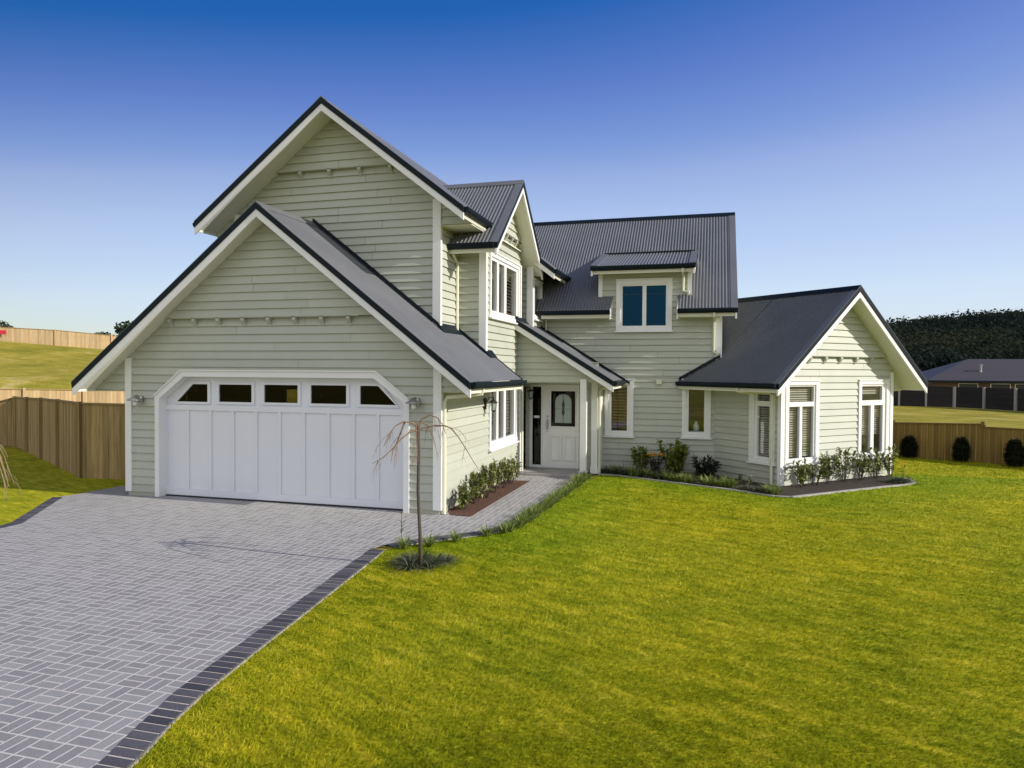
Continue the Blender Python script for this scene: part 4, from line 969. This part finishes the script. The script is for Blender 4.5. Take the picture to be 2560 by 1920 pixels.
fence([(0.0, 1.72, zf, 1.66), (-2.816, 1.531, zf, 1.68), (-4.75, 2.717, zf, 1.66), (-6.543, 3.806, zf, 1.63), (-8.322, 4.892, zf, 1.58), (-10.142, 6.002, zf, 1.54), (-12.2, 5.6, zf, 1.0), (-14.5, 5.2, zf, .75)], 1.7, 'pine', 'paling_fence', 'shaded brown timber fence stepping away beside the garage', bay=2.9, side=1, proud=-.05, post=.09, post_extra=.05, ptone=1.0)
fence([(-18.94, 9.81, -.1, 1.62), (-17.41, 12.32, -.1, 1.54), (-15.03, 16.1, -.1, 1.41), (-13.0, 19.0, -.1, 1.34)], 1.7, 'newpine', 'paling_fence', 'sunlit pale timber fence behind the shaded brown one', bay=2.6, side=1, proud=.05)
def hz(x, y): return -.112 + hill(x, y)
VF, VR = Vector((-.2711, .9625, 0)), Vector((.9625, .2712, 0))
hf = []
for D_f, L_f, zt in ((53.5, -45.5, 5.87), (54.5, -39.2, 5.45), (56, -35.9, 5.32), (58, -32.6, 5.02), (60, -30.3, 4.62), (61, -27.5, 4.4)):
    p = CAM + VF * D_f + VR * L_f; hf.append((p.x, p.y, hz(p.x, p.y) - .03, max(.8, zt - hz(p.x, p.y))))
fence(hf, 1.5, 'newpine', 'paling_fence', 'long pale timber fence along the top of the grassy hill', bay=2.7, side=1)
fence([(13.9, 13.25, zf, 1.0), (16.18, 12.135, zf, .98), (18.204, 11.166, zf, 1.06), (18.22, 11.15, zf, .98), (19.5, 10.35, zf, .98), (22, 8.9, zf, .98)], 1., 'goldpine', 'paling_fence', 'low brown timber fence behind the dark conical shrubs', bay=2.0, side=-1)
fence([(20.3, 48.2, zf, 1.62), (22.3, 47.6, zf, 1.6), (24.258, 46.938, zf, 1.55), (25.878, 46.374, zf, 1.5), (27.582, 45.887, zf, 1.45), (28.909, 44.21, zf, 1.46), (30.044, 42.139, zf, 1.45), (31.4, 40.2, zf, 1.45), (33, 38, zf, 1.45)], 1.6, 'darkwood', 'boundary_fence', 'dark stained board fence with pale grey posts across the far lawn', bay=3., hor=True, posts_m='greywood', cap=False, side=-1, proud=-.09, post=.13, post_extra=.02)

# ------------------------------------------------------------------ plants
def leaf_quad(mb, p, d, up_, L, Wd, t):
    d = d.normalized(); s = d.cross(up_); s = s.normalized() if s.length > 1e-4 else Vector((1, 0, 0)); u = s.cross(d)
    a = p; b_ = p + d * L * .45 + s * Wd * .5 + u * L * .05; c = p + d * L - u * L * .10; e = p + d * L * .45 - s * Wd * .5 + u * L * .05
    mid = p + d * L * .5
    mb.face([a, b_, c], t); mb.face([a, c, e], min(1, t + .08))
def rv(): 
    v = Vector((random.gauss(0, 1), random.gauss(0, 1), random.gauss(0, 1))); return v.normalized()
def shrub(loc, name, label, mleaf, hgt, rad, nst, nl, L, Wd, group=None, cat='shrub', base=.25, whorl=True, dirn=None):
    root = empty(name, loc, label, cat, group); P0 = Vector(loc); st = MB(); lf = MB()
    for k in range(nst):
        a = random.uniform(0, 6.283); r = rad * math.sqrt(random.random()); h = hgt * random.uniform(.62, 1.0)
        tip = P0 + Vector((r * math.cos(a), r * math.sin(a), h)); b0 = P0 + Vector((r * .25 * math.cos(a), r * .25 * math.sin(a), 0)); mid = b0.lerp(tip, .5) + rv() * .03
        st.tube([b0, mid, tip], [.008, .006, .003], 5, t=random.random())
        for q in range(nl):
            f = base + (1 - base) * (random.random() ** .7); p = (b0.lerp(mid, f * 2) if f < .5 else mid.lerp(tip, f * 2 - 1))
            out = Vector((p.x - P0.x, p.y - P0.y, 0)); d = (rv() * .9 + out.normalized() * .5 + Vector((0, 0, .35)) if out.length > .01 else rv() + Vector((0, 0, .4)))
            leaf_quad(lf, p, d, Vector((0, 0, 1)), L * random.uniform(.7, 1.2), Wd * random.uniform(.8, 1.2), min(1, max(0, random.gauss(.45, .27))))
    st.build('stem', M['bark'], root); lf.build('foliage', M[mleaf], root, fix=False)
    return root
def tuft_mesh(nb, L, spread, wd):
    mb = MB()
    for k in range(nb):
        a = random.uniform(0, 6.283); r = random.uniform(0, .045); ln = L * random.uniform(.6, 1.15); sp = spread * random.uniform(.25, 1.1)
        p = Vector((r * math.cos(a), r * math.sin(a), 0)); dirv = Vector((math.cos(a), math.sin(a), 0)); sd = Vector((-dirv.y, dirv.x, 0)) * wd
        pts = []
        for q in range(4):
            f = q / 3; pts.append(p + dirv * ln * sp * f ** 1.3 + Vector((0, 0, ln * (f - .55 * sp * f * f))))
        t = random.random()
        for q in range(3):
            w0, w1 = 1 - q / 3.2, 1 - (q + 1) / 3.2
            if q < 2: mb.face([pts[q] - sd * w0, pts[q] + sd * w0, pts[q + 1] + sd * w1, pts[q + 1] - sd * w1], t)
            else: mb.face([pts[q] - sd * w0, pts[q] + sd * w0, pts[3]], min(1, t + .15))
    return mb
protos = {}
for key, mname, arg in (('strap', 'strap_leaf', (85, .31, 1.0, .011)), ('strap2', 'strap_leaf', (75, .28, 1.15, .013)), ('mondo', 'mondo_leaf', (110, .27, 1.7, .011))):
    protos[key] = (tuft_mesh(*arg), mname)
first = {}
def tuft(kind, x, y, z, s, label, group):
    name = 'strap_leaf_tuft'
    if kind not in first:
        o = protos[kind][0].build(name, M[protos[kind][1]], fix=False); first[kind] = o
    else:
        o = first[kind].copy(); C.objects.link(o)
    o.location = (x, y, z); o.rotation_euler = (0, 0, random.uniform(0, 6.28)); o.scale = (s, s, s * random.uniform(.85, 1.15))
    return tag(o, label, 'plant', group)
# path edge: spaced tufts near the tree, then an unbroken row up to the porch
for k, (x, y) in enumerate([(6.87, -2.24), (7.15, -2.02), (7.42, -1.66), (7.74, -1.18)]):
    tuft('strap', x, y, -.10, .85, ['bright tuft nearest the weeping tree trunk on the path edge', 'second spaced tuft from the tree on the path edge', 'third spaced tuft from the tree on the path edge', 'last spaced tuft before the unbroken row of edging'][k], 'tufts spaced along the path edge')
for k in range(38):
    f = k / 37; y = -.95 + f * 5.85; x = 7.97 + .10 * min(1, max(0, (y + .95) / 1.0)) + .028 * (y + .3) + random.uniform(-.05, .05)
    tuft(random.choice(('strap', 'strap2')), x + .0, y, -.10, random.uniform(.7, 1.05), 'green strap-leaved tuft in the unbroken row between path and lawn', 'tuft row between path and lawn')
# around the weeping tree
for k, (x, y) in enumerate([(7.30, -3.02), (7.40, -2.88), (7.57, -2.83), (7.66, -2.72), (7.20, -2.90), (7.36, -3.16), (7.56, -3.02)]):
    tuft('mondo', x, y, -.10, random.uniform(.75, 1.0), 'dark strap-leaved tuft clustered around the foot of the weeping tree', 'tufts around the weeping tree')
# rear bed edging
for k in range(34):
    f = k / 33; q = f * 4.75; 
    x = 8.45 + 3.9 * f; yb = np.interp(x, [8.36, 8.78, 9.76, 10.70, 11.48, 12.23, 12.5], [5.66, 5.672, 5.147, 4.68, 4.278, 3.772, 3.76])
    if k % 7 == 5: continue
    tuft(random.choice(('strap', 'strap2', 'mondo')), x, yb + .18 + random.uniform(-.06, .10), -.10, random.uniform(.6, 1.2), 'green strap-leaved tuft edging the bed between porch and right wing', 'tufts edging the rear bed')
for k in range(4): tuft('mondo', 14.95 + .09 * k, 6.45 + .08 * (k % 2), -.1, .9, 'dark tuft at the far corner of the wing bed', 'tufts at the wing corner')
# shrubs on the sunny side bed by the garage
gl = 'gardenia shrubs along the sunlit side wall'
for k, (x, y, h) in enumerate([(6.74, .55, .42), (6.73, 1.12, .55), (6.76, 1.72, .62), (6.74, 2.35, .66), (6.75, 2.95, .62), (6.74, 3.5, .55)]):
    shrub((x, y, -.07), 'glossy_shrub', ['glossy shrub nearest the garage corner in the mulch bed', 'second glossy shrub from the garage corner', 'third glossy shrub from the garage corner', 'third glossy shrub from the porch end of the mulch bed', 'second glossy shrub from the porch end of the mulch bed', 'glossy shrub at the porch end of the mulch bed'][k], 'gloss_leaf', h, .27, 11, 22, .105, .055, gl)
shrub((6.66, 4.45, -.07), 'glossy_shrub', 'thin upright plant beyond the mulch bed beside the porch step', 'gloss_leaf', .62, .10, 3, 12, .09, .05)
# shrubs in front of the wing gable
for k, t in enumerate((.32, .78, 1.25, 1.78, 2.35, 2.95, 3.5)):
    p = W(t, -.30, -.09); shrub(p, 'camellia_shrub', ['glossy shrub under the left edge of the sunny wing window', 'second shrub from the wing downpipe', 'third shrub from the wing downpipe', 'tall middle shrub before the wing gable', 'shrub below the gap between the wing windows, right of the tall one', 'shrub under the farther wing window', 'shrub at the far corner of the wing gable'][k], 'gloss_leaf', (.54, .56, .60, .80, .66, .70, .72)[k], .23, 7, 19, .135, .07, 'shrubs along the wing gable')
# rear bed planting
shrub((9.32, 6.02, -.09), 'leafy_shrub', 'smaller leafy green shrub left of the orange flower', 'bush_leaf', .70, .22, 13, 30, .12, .055)
shrub((10.15, 5.95, -.09), 'leafy_shrub', 'largest leafy green shrub below the narrow rear windows', 'bush_leaf', .86, .38, 26, 36, .125, .06, base=.1)
shrub((10.85, 5.65, -.09), 'dark_shrub', 'dark purple-green shrub beside the angled wall', 'dark_leaf', .52, .30, 22, 26, .14, .035, base=.05)
def flower(loc, label, mpet, n, sz, h, spread, leafm='dark_leaf'):
    root = empty('flowering_plant', loc, label, 'flower'); P0 = Vector(loc); st = MB(); lf = MB(); pt = MB()
    for k in range(n):
        a = random.uniform(0, 6.28); r = spread * math.sqrt(random.random()); tip = P0 + Vector((r * math.cos(a), r * math.sin(a) * .6, h * random.uniform(.92, 1.05))); st.tube([P0 + Vector((r * .3 * math.cos(a), 0, 0)), tip], [.006, .004], 5, t=.3)
        for q in range(9):
            an = q * .7; leaf_quad(pt, tip, Vector((math.cos(an), math.sin(an), random.uniform(.1, .8))), Vector((0, 0, 1)), sz, sz * .55, random.random())
        for q in range(6): leaf_quad(lf, P0.lerp(tip, random.uniform(.15, .8)), rv() + Vector((0, 0, .3)), Vector((0, 0, 1)), .09, .03, random.random())
    st.build('stem', M['bark'], root); lf.build('foliage', M[leafm], root, fix=False); pt.build('petals', M[mpet], root, fix=False)
flower((9.70, 5.80, -.09), 'bright orange flowering plant in the rear bed', 'orange', 30, .06, .50, .20)
flower((11.60, 5.25, -.09), 'small white flower by the angled wall', 'pale', 4, .035, .22, .06, 'strap_leaf'); flower((11.80, 5.05, -.09), 'small pale yellow-white flower nearest the wing downpipe', 'pale', 3, .03, .20, .05, 'strap_leaf')
flower((15.05, 6.15, -.09), 'small orange flower at the far corner of the wing', 'orange', 2, .06, .45, .05, 'strap_leaf')
flower((6.66, -1.90, -.09), 'single pale flower stalk on the path edge left of the tree', 'strap_leaf', 1, .035, .40, .01, 'strap_leaf')

# weeping tree on the lawn corner
def twigs(tw, p, d, L, r, depth=0):
    pts = [p]; d = d.normalized()
    for k in range(6):
        d = (d + Vector((0, 0, -.22 - .05 * depth)) + rv() * .13).normalized(); pts.append(pts[-1] + d * L / 6)
    tw.tube(pts, [r * (1 - .8 * k / 6) for k in range(7)], 4, t=random.random())
    if depth < 2:
        for k in range(3 if depth == 0 else 2):
            twigs(tw, pts[random.randint(1, 4)], d + rv() * .7, L * random.uniform(.4, .7), r * .55, depth + 1)
def weeping(loc, label, limbs, hgt, mt, rt_, twn=4, stick=True):
    root = empty('weeping_tree', loc, label, 'tree')
    P0 = Vector(loc); mb = MB()
    top = Vector((loc[0] - .04, loc[1], loc[2] + hgt))
    mb.tube([P0, P0 + Vector((-.012, .006, hgt * .25)), P0 + Vector((-.035, -.005, hgt * .55)), P0 + Vector((-.03, .004, hgt * .8)), top], [.026, .022, .020, .020, .024], 10, t=.3); mb.build('trunk', M['bark'], root, smooth=True)
    for limb in limbs:
        tw = MB(); limb = [Vector(p) for p in limb]; tw.tube(limb, [.0125 * (1 - .75 * k / (len(limb) - 1)) for k in range(len(limb))], 7, t=random.random())
        for k in range(twn):
            i = random.randint(1, len(limb) - 2); p = limb[i].lerp(limb[i + 1], random.random()); d = (limb[i + 1] - limb[i]).normalized()
            twigs(tw, p, d + rv() * .8, random.uniform(.2, .42), .0034, 1)
        tw.build('branch', M[mt], root)
    return root
limbs = [
 [(7.437, -3.128, 1.70), (7.5, -3.11, 1.796), (7.596, -3.083, 1.843), (7.685, -3.058, 1.804), (7.736, -3.044, 1.725), (7.781, -3.031, 1.606)],
 [(7.443, -3.126, 1.63), (7.501, -3.10, 1.677), (7.615, -3.05, 1.704), (7.755, -3.0, 1.705), (7.832, -2.97, 1.672), (7.909, -2.94, 1.567), (8.012, -2.90, 1.395), (8.089, -2.88, 1.262), (8.166, -2.85, 1.13)],
 [(7.439, -3.127, 1.69), (7.373, -3.146, 1.743), (7.284, -3.20, 1.762), (7.194, -3.24, 1.708), (7.118, -3.28, 1.60), (7.06, -3.30, 1.45)],
 [(7.443, -3.126, 1.65), (7.36, -3.18, 1.63), (7.271, -3.24, 1.55), (7.17, -3.30, 1.416), (7.055, -3.34, 1.309), (6.94, -3.38, 1.242)],
 [(7.443, -3.13, 1.68), (7.50, -3.30, 1.76), (7.56, -3.45, 1.70), (7.62, -3.56, 1.52), (7.66, -3.62, 1.32)],
 [(7.443, -3.12, 1.66), (7.40, -2.95, 1.74), (7.42, -2.78, 1.70), (7.46, -2.66, 1.52), (7.48, -2.6, 1.36)],
 [(7.284, -3.171, 1.75), (7.246, -3.182, 1.642), (7.195, -3.196, 1.509), (7.144, -3.21, 1.39), (7.12, -3.22, 1.25)]]
weeping((7.481, -3.116, -.10), 'young bare weeping tree with a thin trunk on the lawn corner', limbs, 1.80, 'twig', .016)
bx, by = -1.95, -1.75
limbs = []
for a, L in ((.35, .62), (.05, .75), (-.3, .7), (.75, .6), (1.4, .6), (2.4, .7), (3.5, .7), (4.6, .6)):
    limbs.append([(bx + L * f * math.cos(a), by + L * f * math.sin(a), 1.45 + .28 * f - .95 * f ** 2.2) for f in (0, .2, .45, .7, 1.0, 1.25)])
weeping((bx + .04, by, -.10), 'bare straw-coloured weeping tree cut off by the left edge', limbs, 1.55, 'straw', .016, 12)

# dark conical shrubs by the low fence
def cone_shrub(x, y, h, r, label):
    root = empty('conical_shrub', (x, y, -.1), label, 'shrub', 'dark conical shrubs by the low fence'); lf = MB(); P0 = Vector((x, y, -.1))
    for k in range(1500):
        f = random.random(); rr = r * (math.sin(math.pi * min(1, (f * .86 + .14))) ** .55) * (1 - .25 * f) * random.uniform(.8, 1.05); a = random.uniform(0, 6.283)
        p = P0 + Vector((rr * math.cos(a), rr * math.sin(a), .03 + h * f * .97)); d = Vector((math.cos(a), math.sin(a), .7)) + rv() * .8
        leaf_quad(lf, p, d, Vector((0, 0, 1)), random.uniform(.06, .15), .05, min(1, max(0, random.gauss(.4, .3))))
    lf.build('foliage', M['conifer_leaf'], root, fix=False)
    mb = MB(); mb.tube([P0, P0 + Vector((0, 0, h * .8))], [.03, .01], 6, t=.2); mb.build('trunk', M['bark'], root)
cone_shrub(16.52, 11.74, .58, .18, 'dark conical shrub closest to the house wing'); cone_shrub(17.70, 11.18, .62, .165, 'middle one of the three dark conical shrubs'); cone_shrub(18.72, 10.42, .68, .185, 'dark conical shrub farthest from the house at the picture edge')

# ------------------------------------------------------------------ far things
def crown(lf, c, rx, rz, n, s, tlo=0., sd=.2):
    for k in range(n):
        d = rv(); f = random.uniform(.55, 1.0); p = c + Vector((d.x * rx * f, d.y * rx * f, d.z * rz * f)); t = min(1, max(0, .30 + .35 * d.z + random.gauss(0, sd) + tlo))  # leaf tone rises with height: light top and shaded underside painted in
        a, b_ = rv(), rv(); u = (d + a * .8).normalized(); v = u.cross(b_); v = v.normalized() if v.length > .01 else Vector((1, 0, 0)); w2 = u.cross(v); q = s * random.uniform(.6, 1.3)
        lf.face([p + v * q, p + w2 * q * .7, p - v * q, p - w2 * q * .7], t)
for k, (x, y, zt, r, lb) in enumerate([(-61.1, 46.4, 7.05, 1.1, 'tree at the far left end of the hilltop fence'), (-56.97, 50.66, 5.95, .36, 'tiny round tree, first of three small ones behind the hilltop fence'), (-56.2, 50.9, 5.9, .30, 'tiny round tree, second of the three small ones behind the hilltop fence'), (-55.5, 51.05, 5.85, .28, 'tiny round tree, third of the three small ones behind the hilltop fence'),
        (-54.9, 52.3, 6.15, .62, 'low green tree behind the hilltop fence'), (-54.0, 52.5, 6.3, .72, 'low dark tree behind the hilltop fence, right of the green one'), (-53.0, 52.8, 6.15, .8, 'broad dark tree next to the tall one behind the hilltop fence'), (-52.0, 54.1, 7.7, 1.5, 'tallest tree behind the hilltop fence near the roof edge')]):
    root = empty('tree', (x, y, hz(x, y)), lb, 'tree', 'trees behind the hilltop fence'); zb_ = hz(x, y); c = Vector((x, y, zt - r * .75)); mb = MB(); mb.tube([(x, y, zb_), (x + .05, y, (zb_ + zt) / 2), (x, y, zt - r * .5)], [.12, .09, .03], 6, t=.3); mb.build('trunk', M['bark'], root)
    lf = MB()
    for q in range(7): crown(lf, c + rv() * r * .5, r * .62, r * .55, 70, .16 * max(.6, r))
    lf.build('crown', M['tree_leaf'], root, fix=False)
# red sign on the hilltop fence
q_ = CAM + VF * 54.35 + VR * -38.83; sg = empty('sign', (q_.x, q_.y, hz(q_.x, q_.y)), 'small red sign fixed on the pale hilltop fence', 'sign')
d1 = (VR + VF * .2).normalized(); nrm = -VF
fx = MB(); p0 = Vector((q_.x, q_.y, 4.88)); q4 = lambda o: [p0 - d1 * .22 + nrm * o, p0 + d1 * .22 + nrm * o]
a4 = [p0 - d1 * .22, p0 + d1 * .22, p0 + d1 * .22 + nrm * .03, p0 - d1 * .22 + nrm * .03]; fx.prism(a4, [p + Vector((0, 0, .30)) for p in a4]); fx.build('board', M['red'], sg)
fx = MB(); fx.box(q_.x - .03, q_.x + .03, q_.y + .01, q_.y + .06, hz(q_.x, q_.y) - .1, 4.87); fx.build('post', M['greywood'], sg)

# neighbour's house beyond the dark fence
nb = empty('house', (36, 62, -.1), 'low house with a dark hipped tile roof beyond the dark fence', 'house')
rx0, rx1, ry0, ry1, zE, zRg = 28.6, 47.0, 57.0, 68.0, 1.68, 3.60
mb = MB(); A1, A2 = (33.4, 62.5), (42.2, 62.5)
mb.face([(rx0, ry0, zE), (rx1, ry0, zE), (A2[0], A2[1], zRg), (A1[0], A1[1], zRg)]); mb.face([(rx1, ry1, zE), (rx0, ry1, zE), (A1[0], A1[1], zRg), (A2[0], A2[1], zRg)]); mb.face([(rx0, ry1, zE), (rx0, ry0, zE), (A1[0], A1[1], zRg)]); mb.face([(rx1, ry0, zE), (rx1, ry1, zE), (A2[0], A2[1], zRg)]); mb.face([(rx0, ry0, zE - .01), (rx0, ry1, zE - .01), (rx1, ry1, zE - .01), (rx1, ry0, zE - .01)])
part(mb, 'roof', 'tile', parent=nb)
mb = MB(); mb.box(rx0, rx1, ry0 - .02, ry0 + .1, zE - .16, zE + .02); part(mb, 'gutter', 'dark', parent=nb)
brick = paint('brown_brick', (.12, .075, .055), .15, .8)
mb = MB(); mb.box(rx0 + .6, rx1 - .6, ry0 + .6, ry1 - .6, -.1, zE - .02); mb.build('wall', brick, nb)
for x in (31.2, 33.6, 35.4, 38.6, 41.5):
    mb = MB(); mb.box(x, x + 1.5, ry0 + .56, ry0 + .59, .35, 1.45); o = mb.build('window', M['white'], nb)
    mb = MB(); mb.box(x + .06, x + 1.44, ry0 + .54, ry0 + .555, .41, 1.40); mb.build('pane', M['black'], o)
mb = MB(); mb.tube([(33.4, 59.3, 2.3), (33.4, 59.3, 3.0)], .10, 10); mb.lathe((33.4, 59.3, 2.98), [(.0, .10), (.16, .06), (.16, 0), (.1, 0)], 10); mb.lathe((33.4, 59.3, 2.25), [(.3, 0), (.12, .25)], 10); part(mb, 'vent_pipe', 'greywood', parent=nb)

# wooded hill
def hill2(x, y):
    v = Vector((x - CAM.x, y - CAM.y, 0)); D = v.dot(Vector((-.2711, .9625, 0))); L = v.dot(Vector((.9625, .2712, 0)))
    top = np.interp(L / max(D, 1), [-.2, .2, .5, .6, .70, .8, 1.2, 2], [6, 13.0, 14.2, 16.6, 19.0, 21.0, 26, 14])
    t = min(1, max(0, (D - 120) / 150)); return -.2 + top * t * t * (3 - 2 * t) * (1 if D < 290 else max(.3, 1 - (D - 290) / 300)) + .8 * math.sin(x * .05) * math.sin(y * .06)
xs = np.linspace(0, 420, 50); ys = np.linspace(100, 480, 46); mb = MB()
for y in ys:
    for x in xs: mb.v.append((x, y, hill2(x, y) - .6))
nx = len(xs)
for j in range(len(ys) - 1):
    for i in range(nx - 1): mb.f.append((j * nx + i, j * nx + i + 1, (j + 1) * nx + i + 1, (j + 1) * nx + i))
mhill = paint('woodland_floor', (.012, .018, .010), .3, .95)
tag(mb.build('hill', mhill, smooth=True, fix=False), kind='structure')
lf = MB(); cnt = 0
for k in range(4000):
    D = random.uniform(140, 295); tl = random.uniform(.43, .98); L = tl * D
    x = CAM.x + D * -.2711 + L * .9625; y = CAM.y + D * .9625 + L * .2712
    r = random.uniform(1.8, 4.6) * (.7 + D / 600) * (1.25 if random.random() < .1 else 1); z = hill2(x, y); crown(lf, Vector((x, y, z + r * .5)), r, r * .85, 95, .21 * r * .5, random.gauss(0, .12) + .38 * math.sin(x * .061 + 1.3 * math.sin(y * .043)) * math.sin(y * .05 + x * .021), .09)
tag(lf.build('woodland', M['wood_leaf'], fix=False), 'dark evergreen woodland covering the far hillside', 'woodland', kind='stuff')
Dt = 285; tl = (2520 - 1280) / 1780; x, y = CAM.x + Dt * -.2711 + tl * Dt * .9625, CAM.y + Dt * .9625 + tl * Dt * .2712; z = hill2(x, y)
rt2 = empty('tree', (x, y, z), 'lone round-topped tree standing above the skyline of the wooded hill', 'tree'); mb = MB(); mb.tube([(x, y, z), (x, y, z + 4)], [.5, .3], 6, t=.2); mb.build('trunk', M['bark'], rt2)
lf = MB()
for q in range(8): crown(lf, Vector((x, y, z + 5.2)) + rv() * 1.4, 1.9, 1.3, 60, .55)
lf.build('crown', M['wood_leaf'], rt2, fix=False)

# white vase behind the clear rear window
mb = MB(); mb.lathe((10.60, 6.72, .93), [(0, 0), (.06, .005), (.085, .08), (.07, .15), (.03, .20), (.045, .235), (.03, .235)], 16)
tag(mb.build('vase', M['ivory'], smooth=True), 'white vase standing behind the clear narrow window beside the right wing', 'vase')
mb = MB(); mb.box(10.36, 10.85, 6.62, 6.86, .87, .925); o = part(mb, 'window_seat', 'white')
